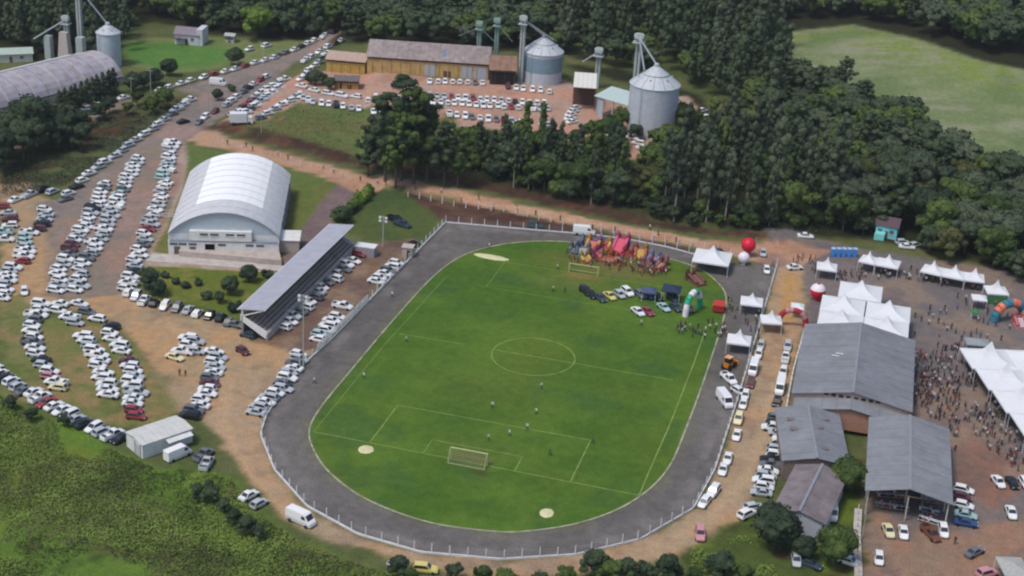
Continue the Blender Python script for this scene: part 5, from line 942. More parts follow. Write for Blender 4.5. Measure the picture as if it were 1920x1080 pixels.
far('along the meadow edge of the street', [(516,110),(480,120),(448,130),(410,140),(372,150),(330,162),(300,172)], 20, (14, -5), start='the right'); far('in the upper slanted row by the dirt path', [(500,146),(478,158),(452,178),(424,200)], 11, (14, -6), start='the top'); far('in the middle slanted row by the dirt path', [(534,152),(500,172),(480,186),(462,200),(440,218)], 20, (16, -3), start='the top'); far('doubling the middle slanted row by the path', [(528,164),(506,180),(486,196),(462,214)], 14, (16, -3), start='the top')
far('in the lower slanted row by the grass slope', [(556,184),(534,196),(510,210),(490,224)], 12, (16, -3), start='the top'); far('behind the conifer row at the barn', [(232,186),(205,195),(175,203),(145,212),(112,222)], 12, (14, -4), start='the right'); far('on the street beside the round tree', [(500,88),(470,94),(448,104)], 3, (14, -4), start='the right'); far('at the foot of the large pale silo', [(1185,262),(1200,278),(1215,290)], 4, (14, 2)); far('under the trees above the dirt road', [(1180,352),(1205,354)], 2, (14, 2))
far('at the left edge below the trees', [(8,262),(40,258),(70,250)], 4, (14, -4)); far('at the bend behind the large pale silo', [(1290,215),(1315,208),(1320,225)], 3, (12, -3)); far('on the gravel by the junction', [(372,232),(384,222),(402,212)], 4, (12, -8))
for i, c_ in enumerate(CARS): pass
sc_of = lambda c_: scale_at(c_[0], c_[1], hz(c_[0], c_[1]))
CARS = [c_ for c_ in CARS if True]; vans = [c_ for c_ in CARS if c_[3] == 'van']
idx = sorted(range(len(CARS)), key=lambda i: (-(1e3 if CARS[i][3] == 'van' else 0)-sc_of(CARS[i])))
near = idx[:300+len(vans)]; farc = idx[300+len(vans):]
seen = set()
for i in near:
    x_, y_, hd, k_, c_, lab, g = CARS[i]; body, parts = car_proto(k_, sc_of(CARS[i]) > 7.0); col_ = cw(c_)
    t = thing({'van': 'parked_van', 'pickup': 'parked_pickup'}.get(k_, 'parked_car'), lab, {'van': 'van', 'pickup': 'pickup'}.get(k_, 'car'), (x_, y_, hz(x_, y_)), hd, g)
    j = RNG.uniform(.95, 1.04); t.scale = (j, RNG.uniform(.97, 1.02), RNG.uniform(.97, 1.05)); put('body', body, t, color=col_)
    for nm, me, l in parts: put(nm, me, t, l)
def joined(name, items, mats, label, cat):
    """items: list of (meshbuilder list [(mb, matindex)], matrix, colour) -> one stuff object with a paint attribute"""
    V_ = []; F_ = []; MI = []; C_ = []; o_ = 0
    for mbs, Mx, col_ in items:
        A_ = np.array(Mx.to_3x3()); t_ = np.array(Mx.translation)
        for mb, mi in mbs:
            v_ = np.array(mb.v)@A_.T+t_; V_.append(v_); C_.append(np.tile([*col_, 1], (len(v_), 1))); F_ += [tuple(q+o_ for q in f) for f in mb.f]; MI += [mi if isinstance(mi, int) else mi[k_] for k_ in range(len(mb.f))] if isinstance(mi, int) else [mi[q] for q in mb.m]; o_ += len(v_)
    me = bpy.data.meshes.new(name); me.from_pydata(np.concatenate(V_).tolist(), [], F_); me.polygons.foreach_set('material_index', MI)
    a_ = me.color_attributes.new('paint', 'FLOAT_COLOR', 'POINT'); a_.data.foreach_set('color', np.concatenate(C_).ravel().astype(np.float32))
    for m_ in mats: me.materials.append(m_)
    me.update(); o = put(name, me); tag(o, label, cat, None, 'stuff'); return o
items = []; cc = {}
for i in farc:
    x_, y_, hd, k_, c_, lab, g = CARS[i]
    if k_ not in cc: b_, P_ = make_car(k_); cc[k_] = [(b_, 0)]+[(m_, 1) for nm in ('windscreen', 'rear_window', 'side_window') for m_ in P_.get(nm, [])]
    items.append((cc[k_], Matrix.Translation((x_, y_, hz(x_, y_))) @ Matrix.Rotation(hd, 4, 'Z'), cw(c_)))
if items: joined('distant_parked_cars', items, [PAINTA, GLASS], 'mass of small parked cars in the farthest lots and streets at the top', 'cars')

# wheel loader on the track
p = G(1366, 690); ld = thing('wheel_loader', 'orange and black tractor loader parked on the track by the white tent', 'tractor', (p[0], p[1], 0), 1.2); OR = mat('loader_orange', srgb('#c9782c'), .5)
obj('body', MB().box((0, 0, 1.1), (3.0, 1.3, 1.0)).box((1.2, 0, 1.3), (1.2, 1.1, .6)), OR, ld); obj('cab', MB().box((-.4, 0, 2.1), (1.4, 1.3, 1.3), 0, 0, .9), DARK, ld); obj('cab_roof', MB().box((-.4, 0, 2.85), (1.6, 1.5, .15)), mat('cab_roof', srgb('#e0a878'), .6), ld)
for x_ in (-1.1, 1.2):
    for s_ in (-1, 1): obj('wheel', MB().tube((x_, s_*.8-.2, .65), (x_, s_*.8+.2, .65), .65, n=14), TYRE, ld)
obj('bucket', MB().box((2.9, 0, .5), (.9, 2.0, .7), 0, 0, .7).beam((.8, .6, 1.3), (2.7, .6, .8), .15).beam((.8, -.6, 1.3), (2.7, -.6, .8), .15), OR, ld)
p = G(1347, 583); rb = thing('red_trailer', 'red open trailer box at the right edge of the pitch', 'trailer', (p[0], p[1], 0), .05); obj('box', MB().box((0, 0, 1.2), (2.6, 3.2, 1.5)), mat('trailer_red', srgb('#9c2a26'), .6), rb); obj('rim', MB().box((0, 0, 1.98), (2.8, 3.4, .1)), mat('trailer_rim', srgb('#b8403a'), .6), rb)
for s_ in (-1, 1): obj('wheel', MB().tube((s_*1.35-.1, 0, .35), (s_*1.35+.1, 0, .35), .35, n=10), TYRE, rb)
p = G(447, 232); bx = thing('box_truck', 'white box truck seen from above at the end of the slanted rows', 'truck', (*p[:2], hz(*p[:2])), .5); obj('cargo_box', MB().box((0, 0, 2.1), (5, 2.5, 2.8)), WHITE, bx); obj('cab', MB().box((3.4, 0, 1.3), (1.6, 2.2, 2.0), 0, 0, .9), WHITE, bx); obj('windscreen', MB().box((4.18, 0, 1.8), (.1, 1.7, .7)), GLASS, bx)
for x_ in (-1.6, 3.2):
    for s_ in (-1, 1): obj('wheel', MB().tube((x_, s_*1.15-.1, .45), (x_, s_*1.15+.1, .45), .45, n=10), TYRE, bx)
for c_ in CARS:
    if len(c_[5].split()) > 16: print('LONG', c_[5])
# ------------------------------------------------------------------ people (one continuous skinned body per pose)
def body_mesh(pose):
    J = {}; 
    sw = {'stand': 0, 'walk': .28, 'cheer': 0, 'sit': 0, 'talk': .05}[pose]; hip = .92; 
    V_ = [(0, 0, hip), (0, 0, 1.12), (0, 0, 1.36), (0, 0, 1.5), (0, .02, 1.6), (0, .02, 1.74)]; R2 = [.15, .13, .155, .055, .095, .08]; E_ = [(0, 1), (1, 2), (2, 3), (3, 4), (4, 5)]
    def chain(root, pts, rad):
        k_ = root
        for p_, r_ in zip(pts, rad): V_.append(p_); R2.append(r_); E_.append((k_, len(V_)-1)); k_ = len(V_)-1
    for s_ in (-1, 1):
        a = sw*s_
        if pose == 'sit': chain(0, [(s_*.1, .04, .88), (s_*.13, .42, .86), (s_*.13, .46, .45), (s_*.13, .46, .08), (s_*.13, .62, .05)], [.1, .08, .065, .045, .045])
        else: chain(0, [(s_*.1, 0, .86), (s_*.11, a*.55, .48), (s_*.11, a*.8-(.1 if a < 0 else 0), .09), (s_*.12, a*.8+.14, .05)], [.105, .072, .05, .045])
        if pose == 'cheer': arm = [(s_*.2, 0, 1.42), (s_*.36, .05, 1.62), (s_*.3, .1, 1.88)]
        elif pose == 'talk': arm = [(s_*.2, 0, 1.42), (s_*.27, .02, 1.14), (s_*.2, .26, 1.16+.1*s_)]
        elif pose == 'sit': arm = [(s_*.2, 0, 1.42), (s_*.27, .06, 1.15), (s_*.2, .32, 1.1)]
        else: arm = [(s_*.2, 0, 1.42), (s_*.26, -a*.4, 1.14), (s_*.27, -a*.8+.05, .88)]
        chain(2, arm+[(arm[-1][0]*1.02, arm[-1][1]+.03, arm[-1][2]-(.09 if pose != 'cheer' else -.09))], [.065, .045, .035, .04])
    if pose == 'sit': V_[:] = [(x_, y_, z_-.4 if z_ > .8 else z_) for x_, y_, z_ in V_]
    me = bpy.data.meshes.new('person'); me.from_pydata(V_, E_, []); o = bpy.data.objects.new('tmp', me); COL.objects.link(o)
    sk = o.modifiers.new('s', 'SKIN'); o.modifiers.new('u', 'SUBSURF').levels = 1
    for i, r_ in enumerate(R2): me.skin_vertices[0].data[i].radius = (r_, r_*(.75 if i < 3 else 1))
    me.skin_vertices[0].data[0].use_root = True
    dg = bpy.context.evaluated_depsgraph_get(); m2 = bpy.data.meshes.new_from_object(o.evaluated_get(dg)); bpy.data.objects.remove(o); off = -.4 if pose == 'sit' else 0
    m2.materials.clear()
    for q in (SKIN, SHIRT, TROUS, HAIR): m2.materials.append(q)
    mi = []
    for p_ in m2.polygons:
        x_, y_, z_ = p_.center; z_ -= off
        if z_ > 1.66 or (z_ > 1.56 and y_ < 0): k_ = 3
        elif z_ > 1.47 and abs(x_) < .13: k_ = 0
        elif abs(x_) > .2 and (z_ < 1.1 or (pose == 'cheer' and z_ > 1.7)): k_ = 0 if z_ > .75 else 2
        elif z_ > .93: k_ = 1
        else: k_ = 2
        if pose == 'sit' and y_ > .1 and z_ < 1.0+off*-1 and abs(x_) < .2: k_ = 2
        mi.append(k_)
    m2.polygons.foreach_set('material_index', mi); m2.polygons.foreach_set('use_smooth', [True]*len(mi)); m2.name = 'person'; return m2
POSES = {k_: body_mesh(k_) for k_ in ('stand', 'walk', 'cheer', 'talk', 'sit')}
SH = dict(white='#d9dadc', black='#202226', red='#a8262e', blue='#2e4a7c', grey='#7b7f86', navy='#252c44', green='#2f6a3c', pink='#c4808c', yellow='#c9b040', maroon='#5c2634')
PEOPLE = []
def person(x, y, colr, label, group, pose=None, rz=None, z=None):
    PEOPLE.append((x, y, hz(x, y) if z is None else z, colr, label, group, pose or RNG.choice(['stand', 'stand', 'walk', 'talk', 'walk']), RNG.uniform(0, 2*pi) if rz is None else rz))
def ranks(got, cols, tail, group, pose=None):
    R3 = []
    for x_, y_ in got: pu, pv = proj((x_, y_, 0)); R3.append((int((pv-min(proj((a, b_, 0))[1] for a, b_ in got))/9), pu, x_, y_))
    R3.sort(); cnt = {}
    for b_, pu, x_, y_ in R3:
        i = cnt.get(b_, 0); cnt[b_] = i+1; cl = RNG.choice(cols); person(x_, y_, cl, f"person in {cl} shirt, {ORD[min(i, 31)]} from left in {ORD[min(b_, 31)]} line {tail}", group, pose)
def scatter(poly, n_, cols, tail, group, mind=.55, pose=None):
    """people of a crowd, labelled by shirt colour and place"""
    P_ = np.array(flat(poly)); c = 0; got = []; tries = 0
    while c < n_ and tries < n_*60:
        tries += 1; x_ = RNG.uniform(P_[:, 0].min(), P_[:, 0].max()); y_ = RNG.uniform(P_[:, 1].min(), P_[:, 1].max())
        if float(sdist(P_, x_, y_)) < 0: continue
        if vnoise(x_, y_, 2.6, 4) < RNG.uniform(.15, .62): continue
        if any((x_-a)**2+(y_-b_)**2 < mind**2 for a, b_ in got[-80:]): continue
        got.append((x_, y_)); c += 1
    ranks(got, cols, tail, group, pose)
DK = ['black', 'black', 'navy', 'grey', 'white', 'maroon', 'blue', 'white', 'black', 'red', 'grey', 'pink', 'navy', 'grey', 'black', 'white', 'navy', 'grey']
for i, (u, v, cl) in enumerate(((1031,848,'black'),(916,820,'white'),(955,812,'white'),(988,800,'white'),(1005,771,'white'),(1015,723,'white'),(923,760,'white'),(762,636,'white'),(682,704,'white'),(589,713,'white'),(735,552,'white'),(1037,541,'white'),(1059,543,'green'),(1045,500,'white'),(1226,512,'black'),(1202,605,'white'),(917,460,'white'),(1112,826,'green'))):
    WH = ['alone in the right half of the near penalty area', 'near the penalty spot of the near goal', 'just inside the near penalty area', 'on the line of the near penalty area', 'above the near penalty area', 'below the centre circle', 'left of the centre, above the near box', 'at the left end of the halfway line', 'near the left touchline', 'walking on the left straight of the track', 'on the track by the fence netting', 'in front of the far goal', 'right of the white shirted player at the far goal', 'beside the far goal post', 'standing between playground and show cars', 'below the white show car', 'on the track at the top left bend', 'at the corner of the near penalty area'][i]
    p = G(u, v+6); person(p[0], p[1], cl, f'person in {cl} shirt {WH}', 'players and people spread over the pitch', 'walk')
scatter([(1255,610),(1340,605),(1360,625),(1350,640),(1290,632),(1255,622)], 30, ['white', 'green', 'black', 'grey', 'navy'], 'lined up on the pitch', 'group lined up on the pitch corner')
scatter([(1060,490),(1100,485),(1240,498),(1262,515),(1200,522),(1120,510),(1070,505)], 34, ['red', 'pink', 'white', 'navy', 'red', 'yellow'], 'at the playground', 'people at the inflatable playground')
scatter([(1365,560),(1430,575),(1425,645),(1352,640),(1350,600)], 26, DK, 'at the track tents', 'people around the tents on the track')
scatter([(1440,480),(1530,485),(1528,520),(1500,500),(1440,500)], 16, DK, 'at the gateway', 'people at the gateway')
scatter([(1545,515),(1700,505),(1845,535),(1840,552),(1700,525),(1570,530)], 70, DK, 'before the white tents', 'crowd before the row of white tents', .45)
scatter([(1705,555),(1880,560),(1900,640),(1800,640),(1710,640)], 46, DK, 'in the open yard', 'people strolling across the yard', 1.2)
CROWD = []
def mass(poly, n_, mind):
    P_ = np.array(flat(poly)); got = []; tr = 0
    while len(got) < n_ and tr < n_*80:
        tr += 1; x_ = RNG.uniform(P_[:, 0].min(), P_[:, 0].max()); y_ = RNG.uniform(P_[:, 1].min(), P_[:, 1].max())
        if float(sdist(P_, x_, y_)) < 0 or vnoise(x_, y_, 3.2, 9) < RNG.uniform(.1, .6) or any((x_-a)**2+(y_-b_)**2 < mind**2 for a, b_ in got[-120:]): continue
        got.append((x_, y_))
    return got
cr = mass([(1712,655),(1795,650),(1905,815),(1925,900),(1860,850),(1800,790),(1790,850),(1775,800),(1712,775)], 330, .5)
cr.sort(key=lambda p_: p_[1])
nc = 294-len(PEOPLE); ranks(cr[:nc], DK, 'beside the marquees', 'dense crowd between shed and marquees'); CROWD += [(x_, y_, RNG.choice(DK)) for x_, y_ in cr[nc:]]
CROWD += [(x_, y_, RNG.choice(['red', 'pink', 'white', 'navy', 'black', 'maroon', 'yellow', 'pink'])) for x_, y_ in mass([(1058,470),(1120,462),(1200,476),(1256,500),(1262,516),(1200,516),(1120,502),(1064,492)], 90, .6)]
CROWD += [(x_, y_, RNG.choice(DK)) for x_, y_ in mass([(1700,655),(1712,655),(1712,760),(1700,760)], 14, .5)]
for (tx, ty, tl, tr_) in tables:
    for k_ in range(int(tl/.8)):
        for s_ in (-1, 1):
            if RNG.random() < .8:
                a = -tl/2+.4+k_*.8; x_ = tx+a*cos(tr_)-s_*.75*sin(tr_); y_ = ty+a*sin(tr_)+s_*.75*cos(tr_); CROWD.append((x_, y_, RNG.choice(DK+['pink', 'white']), 'sit', tr_+(pi if s_ > 0 else 0)))
for i, (u, v) in enumerate(((337,705),(348,706))): p = G(u, v); person(p[0], p[1], 'black', f"person in black shirt standing on open dirt, {['left', 'right'][i]} of the pair", 'pair on open dirt', 'stand')
p = G(1790, 1020); person(p[0], p[1], 'black', 'person in black shirt alone right of the brown pickup', 'people in the muddy yard', 'walk')
RPp = resample([G(u, v)[:2] for u, v in ((430,270),(560,305),(660,335),(800,360),(960,395),(1150,430),(1300,452))], 34)
for i, (x_, y_) in enumerate(RPp):
    if RNG.random() < .6: cl = RNG.choice(['black', 'red', 'navy', 'maroon', 'white']); CROWD.append((x_+RNG.gauss(0, .8), y_+RNG.gauss(0, 1.2), cl))
for (x_, y_, z_, cl, lab, g, ps, rz) in PEOPLE:
    o = put('person', POSES[ps], None, (x_, y_, z_), rz, RNG.uniform(.94, 1.05), srgb(SH[cl])); tag(o, lab, 'person', g)
# the rest of the crowd as one mass
def mb_of(me):
    b_ = MB(); b_.v = [tuple(v_.co) for v_ in me.vertices]; b_.f = [tuple(p_.vertices) for p_ in me.polygons]; b_.m = [p_.material_index for p_ in me.polygons]; return b_
PM2 = {k_: mb_of(m_) for k_, m_ in POSES.items()}; items = []
for c_ in CROWD:
    ps = c_[3] if len(c_) > 3 else RNG.choice(['stand', 'talk', 'walk']); rz = c_[4] if len(c_) > 4 else RNG.uniform(0, 6.28)
    items.append(([(PM2[ps], {0: 0, 1: 1, 2: 2, 3: 3})], Matrix.Translation((c_[0], c_[1], hz(c_[0], c_[1]))) @ Matrix.Rotation(rz, 4, 'Z'), srgb(SH[c_[2]])))
joined('crowd', items, [SKIN, SHIRTA, TROUS, HAIR], 'rest of the crowd seated at tables, walking the road and packed by the marquees', 'crowd')

# ------------------------------------------------------------------ trees
LV = dict(dark=leafmat('leaf_dark', (.026, .043, .026), (.060, .088, .044)), euca=leafmat('leaf_eucalyptus', (.038, .056, .036), (.085, .110, .064)), mid=leafmat('leaf_mid', (.030, .055, .016), (.085, .125, .034)), bright=leafmat('leaf_bright', (.055, .10, .015), (.14, .22, .04)), olive=leafmat('leaf_olive', (.05, .06, .02), (.12, .13, .05)))
BARK = mat('bark', srgb('#5c5148'), .95, var=.2, scale=2); PALEB = mat('pale_bark', srgb('#9c948a'), .9, var=.25, scale=1.2)
ICO = {}
def ico():
    if 'v' not in ICO:
        b = bmesh.new(); bmesh.ops.create_icosphere(b, subdivisions=2, radius=1); ICO['v'] = np.array([v_.co[:] for v_ in b.verts]); ICO['f'] = [tuple(v_.index for v_ in f.verts) for f in b.faces]; b.free()
    return ICO['v'], ICO['f']
def crown(clumps, leaves, size, seed, droop=0.0):
    r_ = np.random.RandomState(seed); V_ = []; F_ = []; o_ = 0; iv, fi = ico()
    for (cx, cy, cz, rx, rz_) in clumps:
        d_ = iv*(.74+.2*r_.rand(len(iv), 1)); V_.append(d_*[rx, rx, rz_]+[cx, cy, cz]); F_ += [tuple(q+o_ for q in f) for f in fi]; o_ += len(iv)
        n_ = max(8, int(leaves*rx*rx)); u = r_.randn(n_, 3); u[:, 2] += .25; u /= np.linalg.norm(u, axis=1)[:, None]
        P_ = u*(.82+.3*r_.rand(n_, 1))*[rx, rx, rz_]+[cx, cy, cz]; P_[:, 2] -= droop*r_.rand(n_)
        nn = u+.55*r_.randn(n_, 3); nn /= np.linalg.norm(nn, axis=1)[:, None]; t_ = np.cross(nn, r_.randn(n_, 3)); t_ /= np.linalg.norm(t_, axis=1)[:, None]+1e-9; b_ = np.cross(nn, t_)
        s_ = size*(.6+.8*r_.rand(n_, 1)); a, b_ = t_*s_, b_*s_*.6
        Q_ = np.stack([P_-a, P_+b_, P_+a, P_-b_], 1).reshape(-1, 3); V_.append(Q_); F_ += [(o_+4*i, o_+4*i+1, o_+4*i+2, o_+4*i+3) for i in range(n_)]; o_ += 4*n_
    return np.concatenate(V_), F_
def mk_mesh(nm, V_, F_, m_): me = bpy.data.meshes.new(nm); me.from_pydata(V_.tolist(), [], F_); me.materials.append(m_); me.update(); return me
def trunk_mb(h, r, limbs, seed):
    q = random.Random(seed); mb = MB(); pts = [(0, 0, -.3)]
    for k_ in range(1, 5): pts.append((q.uniform(-.15, .15)*k_*.4, q.uniform(-.15, .15)*k_*.4, h*k_/4))
    for k_ in range(4): mb.tube(pts[k_], pts[k_+1], r*(1-.2*k_), r*(1-.2*(k_+1)), 7, 0, False)
    for k_ in range(limbs):
        a = q.uniform(0, 2*pi); z_ = h*q.uniform(.4, .9); l = h*q.uniform(.15, .3)*(.3 if h > 12 else 1); mb.tube((0, 0, z_), (l*cos(a), l*sin(a), z_+l*.7), r*.4, r*.12, 5, 0, False)
    return mb
PROTO = {}; LOD = {}
def defproto(nm, clfun, leaves, size, variants, th, tr, limbs, bark, droop=0.0):
    L = []
    for v_ in range(variants):
        q = random.Random(hash_(nm)+v_); cl = clfun(q); V_, F_ = crown(cl, leaves, size, hash_(nm)+v_, droop); L.append((V_, F_, trunk_mb(th, tr, limbs, v_+5).mesh('trunk', bark)))
    PROTO[nm] = L; V_, F_ = crown(clfun(random.Random(1)), leaves*.33, size*1.7, 77, droop); LOD[nm] = (V_, F_)
def hash_(s): return sum(ord(c_)*(i+1) for i, c_ in enumerate(s)) % 9973
def cl_broad(q):
    o = [(0, 0, 5.6, 2.6, 2.2)]
    for k_ in range(26): a = q.uniform(0, 6.28); rr = q.uniform(.8, 3.3); z_ = q.uniform(3.4, 7.4)-rr*.25; o.append((rr*cos(a), rr*sin(a), z_, q.uniform(.75, 1.5), q.uniform(.65, 1.2)))
    return o
def cl_euca(q):
    o = []
    for k_ in range(38): z_ = 7.0+13.8*k_/38+q.uniform(-.6, .6); t_ = (z_-7)/14; w_ = 2.7*(1-abs(t_-.35)*1.3)+.25; a = q.uniform(0, 6.28); rr = q.uniform(.1, w_); o.append((rr*cos(a), rr*sin(a), z_, q.uniform(.6, 1.15), q.uniform(.8, 1.5)))
    return o
def cl_cone(q):
    o = []
    for k_ in range(20): t_ = k_/20; z_ = 1.8+9.5*t_; w_ = 2.6*(1-t_)**.8; a = q.uniform(0, 6.28); rr = q.uniform(.2, max(.3, w_)); o.append((rr*cos(a), rr*sin(a), z_, 1.5*(1-t_*.6)*q.uniform(.8, 1.1), 1.3*(1-t_*.4)))
    return o
def cl_big(q):
    o = []
    for k_ in range(56): a = q.uniform(0, 6.28); z_ = q.uniform(6, 23); w_ = 5.4*(1-abs((z_-13)/13)**1.3)+.8; rr = q.uniform(.3, w_); o.append((rr*cos(a), rr*sin(a), z_, q.uniform(.9, 1.9), q.uniform(.7, 1.3)))
    return o
def cl_round(q):
    o = [(0, 0, 2.9, 2.4, 2.2)]
    for k_ in range(14): a = q.uniform(0, 6.28); e_ = q.uniform(-.3, 1.4); o.append((1.7*cos(a)*cos(e_), 1.7*sin(a)*cos(e_), 2.9+1.5*sin(e_), q.uniform(1.0, 1.5), q.uniform(.9, 1.3)))
    return o
def cl_bush(q):
    o = []
    for k_ in range(6): a = q.uniform(0, 6.28); rr = q.uniform(0, .7); o.append((rr*cos(a), rr*sin(a), q.uniform(.4, .9), q.uniform(.45, .8), q.uniform(.4, .7)))
    return o
defproto('broad', cl_broad, 34, .25, 4, 4.5, .22, 5, BARK); defproto('euca', cl_euca, 44, .24, 4, 19, .26, 6, PALEB, .6); defproto('cone', cl_cone, 28, .28, 3, 10, .2, 3, BARK)
defproto('big', cl_big, 30, .28, 3, 20, .42, 8, BARK, .5); defproto('round', cl_round, 36, .21, 2, 2.5, .2, 3, BARK); defproto('bush', cl_bush, 40, .2, 3, .7, .08, 3, BARK)
CM = {}
def crown_mesh(nm, vi, lf):
    k_ = (nm, vi, lf)
    if k_ not in CM: V_, F_, _ = PROTO[nm][vi]; CM[k_] = mk_mesh('crown', V_, F_, LV[lf])
    return CM[k_]
TREES = []  # (x,y,kind,leaf,scale,label,group)
def tree_px(u, v, kind, lf, s_, label, group='single trees', vt=None):
    p = G(u, v)
    if vt is not None: hh = tall(p, vt); s_ = hh/{'broad': 8.3, 'euca': 21, 'cone': 12, 'big': 24, 'round': 5, 'bush': 1.4}[kind]
    TREES.append((p[0], p[1], kind, lf, s_, label, group, 1e3))
def wood(poly, n_, mind, kinds, where, group, smin=.8, smax=1.2, avoid=(), seed=1):
    q = random.Random(seed); P_ = np.array(gf(poly)); got = []; REC = []; tr = 0; nmz = {'broad': 'broadleaf tree', 'euca': 'eucalyptus', 'cone': 'conical tree', 'big': 'spreading tree', 'round': 'low round tree', 'bush': 'shrub'}; lz = dict(dark='dark green', euca='grey green', mid='mid green', bright='bright green', olive='olive green')
    while len(got) < n_ and tr < n_*60:
        tr += 1; x_ = q.uniform(P_[:, 0].min(), P_[:, 0].max()); y_ = q.uniform(P_[:, 1].min(), P_[:, 1].max())
        if float(sdist(P_, x_, y_)) < 0 or any((x_-a)**2+(y_-b_)**2 < mind**2 for a, b_ in got): continue
        if any((x_-a)**2+(y_-b_)**2 < r_*r_ for a, b_, r_ in avoid): continue
        got.append((x_, y_)); k_, lf, sm = q.choice(kinds); REC.append([x_, y_, k_, lf, sm*q.uniform(smin, smax)])
    bands = {}
    for r_ in REC:
        pu, pv = proj((r_[0], r_[1], hz(r_[0], r_[1]))); dpt = float((np.array([r_[0], r_[1], 0])-CAM)@_f); r_ += [pu, dpt]
    dmin = min(r_[6] for r_ in REC)
    for r_ in REC: bands.setdefault(int((r_[6]-dmin)/7), []).append(r_)
    for b_, L in bands.items():
        L.sort(key=lambda r_: r_[5])
        for i, r_ in enumerate(L): TREES.append((*r_[:5], f"{lz[r_[3]]} {nmz[r_[2]]}, {ORD[min(i, 31)]} from left in {'front' if b_ == 0 else ORD[min(b_, 31)]} rank, {where}", group, scale_at(r_[0], r_[1])))
    return len(got)
AV = [(c1_[0], c1_[1], 11), (c2_[0], c2_[1], 10), (s0[0], s0[1], 6)]
E1 = [('euca', 'euca', 1.0), ('euca', 'euca', 1.1), ('euca', 'dark', 1.0), ('broad', 'dark', 1.2)]; B1 = [('broad', 'dark', 1.3), ('broad', 'mid', 1.2), ('broad', 'dark', 1.5), ('big', 'dark', .6), ('broad', 'euca', 1.2)]
D1 = [('cone', 'dark', 1.5), ('euca', 'dark', .9), ('broad', 'dark', 1.5)]
wood([(-20,-8),(-20,98),(40,106),(90,104),(150,100),(236,98),(240,30),(236,-8)], 90, 6.0, [('cone', 'dark', 1.7), ('euca', 'dark', .95), ('euca', 'euca', .9)], 'behind the barn', 'dark stand behind the barn', avoid=AV, seed=2)
wood([(250,-10),(285,30),(330,44),(400,58),(470,66),(560,72),(625,66),(645,20),(645,-10)], 200, 6.3, [('broad', 'dark', 1.5), ('broad', 'dark', 1.3), ('cone', 'dark', 1.3), ('broad', 'mid', 1.3)], 'behind the meadow', 'wood behind the far meadow', avoid=[], seed=3)
wood([(640,-10),(640,70),(700,82),(800,88),(900,92),(1000,98),(1060,108),(1060,-10)], 200, 6.6, B1, 'behind the warehouse', 'wood behind the long warehouse', avoid=AV, seed=4)
wood([(1060,-10),(1060,112),(1150,126),(1270,160),(1340,200),(1400,225),(1450,230),(1480,150),(1440,60),(1430,-10)], 220, 6.2, [('euca', 'euca', 1.15), ('euca', 'dark', 1.2), ('euca', 'dark', 1.05), ('broad', 'mid', 1.2), ('broad', 'dark', 1.4)], 'behind the silo', 'tall stand behind the silos', avoid=AV+[(G(1250,150)[0], G(1250,150)[1], 8)], seed=5)
wood([(1430,-10),(1445,40),(1520,34),(1600,32),(1720,60),(1830,96),(1960,128),(1960,-10)], 200, 7.0, [('broad', 'dark', 1.6), ('broad', 'mid', 1.5), ('big', 'dark', .6), ('broad', 'euca', 1.5)], 'beyond the field', 'wood beyond the far field', avoid=[], seed=6)
wood([(1400,190),(1480,170),(1560,175),(1610,200),(1680,250),(1760,300),(1830,345),(1960,420),(1960,545),(1890,520),(1800,500),(1740,470),(1600,440),(1560,400),(1500,350),(1440,290)], 160, 6.2, [('broad', 'dark', 1.5), ('broad', 'dark', 1.3), ('broad', 'euca', 1.6), ('broad', 'euca', 1.3), ('broad', 'mid', 1.3), ('big', 'dark', .62), ('broad', 'olive', 1.1), ('broad', 'mid', 1.5)], 'right wood', 'dense wood below the far field', avoid=[(*G(1663, 458)[:2], 11), (*G(1668, 492)[:2], 12), (*G(1700, 470)[:2], 10), (*G(1582, 455)[:2], 8)], seed=7)
wood([(1300,320),(1440,290),(1500,350),(1590,420),(1580,440),(1500,418),(1420,436),(1340,432),(1230,412),(1215,380)], 60, 5.2, [('euca', 'euca', .95), ('euca', 'dark', .9), ('euca', 'euca', 1.05), ('broad', 'mid', 1.3), ('euca', 'mid', .9)], 'roadside grove', 'eucalyptus grove above the dirt road', avoid=[], seed=8)
wood([(1250,280),(1400,235),(1440,290),(1300,320),(1215,380),(1215,310)], 26, 6.5, [('broad', 'mid', 1.3), ('broad', 'olive', 1.2), ('broad', 'bright', .9), ('broad', 'mid', 1.1)], 'slope below silo', 'scattered trees below the silo', avoid=[(*G(1300, 230)[:2], 7)], seed=9)
wood([(880,300),(960,282),(1040,290),(1160,318),(1170,395),(1080,384),(1000,362),(900,342)], 44, 4.3, [('broad', 'mid', 1.15), ('euca', 'mid', .7), ('cone', 'dark', 1.15), ('broad', 'dark', 1.15), ('euca', 'dark', .75), ('euca', 'euca', .7)], 'young roadside belt', 'young tree belt along the dirt road', avoid=[], seed=10)
wood([(870,330),(960,352),(1080,382),(1200,404),(1320,428),(1440,432),(1560,436),(1560,420),(1440,414),(1320,404),(1200,378),(1080,352),(960,322),(880,305)], 46, 3.6, [('round', 'mid', .8), ('round', 'dark', .9), ('broad', 'mid', .5), ('broad', 'dark', .6)], 'roadside understorey', 'low growth under the roadside trees', avoid=[], seed=14)
for i, (u, v, vt, lf) in enumerate(((722,340,170,'dark'),(752,338,136,'dark'),(775,345,160,'mid'),(800,342,190,'dark'),(832,350,225,'dark'),(705,315,215,'dark'),(742,352,205,'mid'),(690,330,232,'dark'),(858,352,238,'mid'),(790,300,170,'olive'))): tree_px(u, v, 'big', lf, 1, f'very large old tree, {ORD[i]} from the front in the cluster before the upper lot', 'large old trees before the upper lot', vt)
tree_px(748, 132, 'cone', 'dark', 1, 'small dark conical tree against the long warehouse', vt=105)
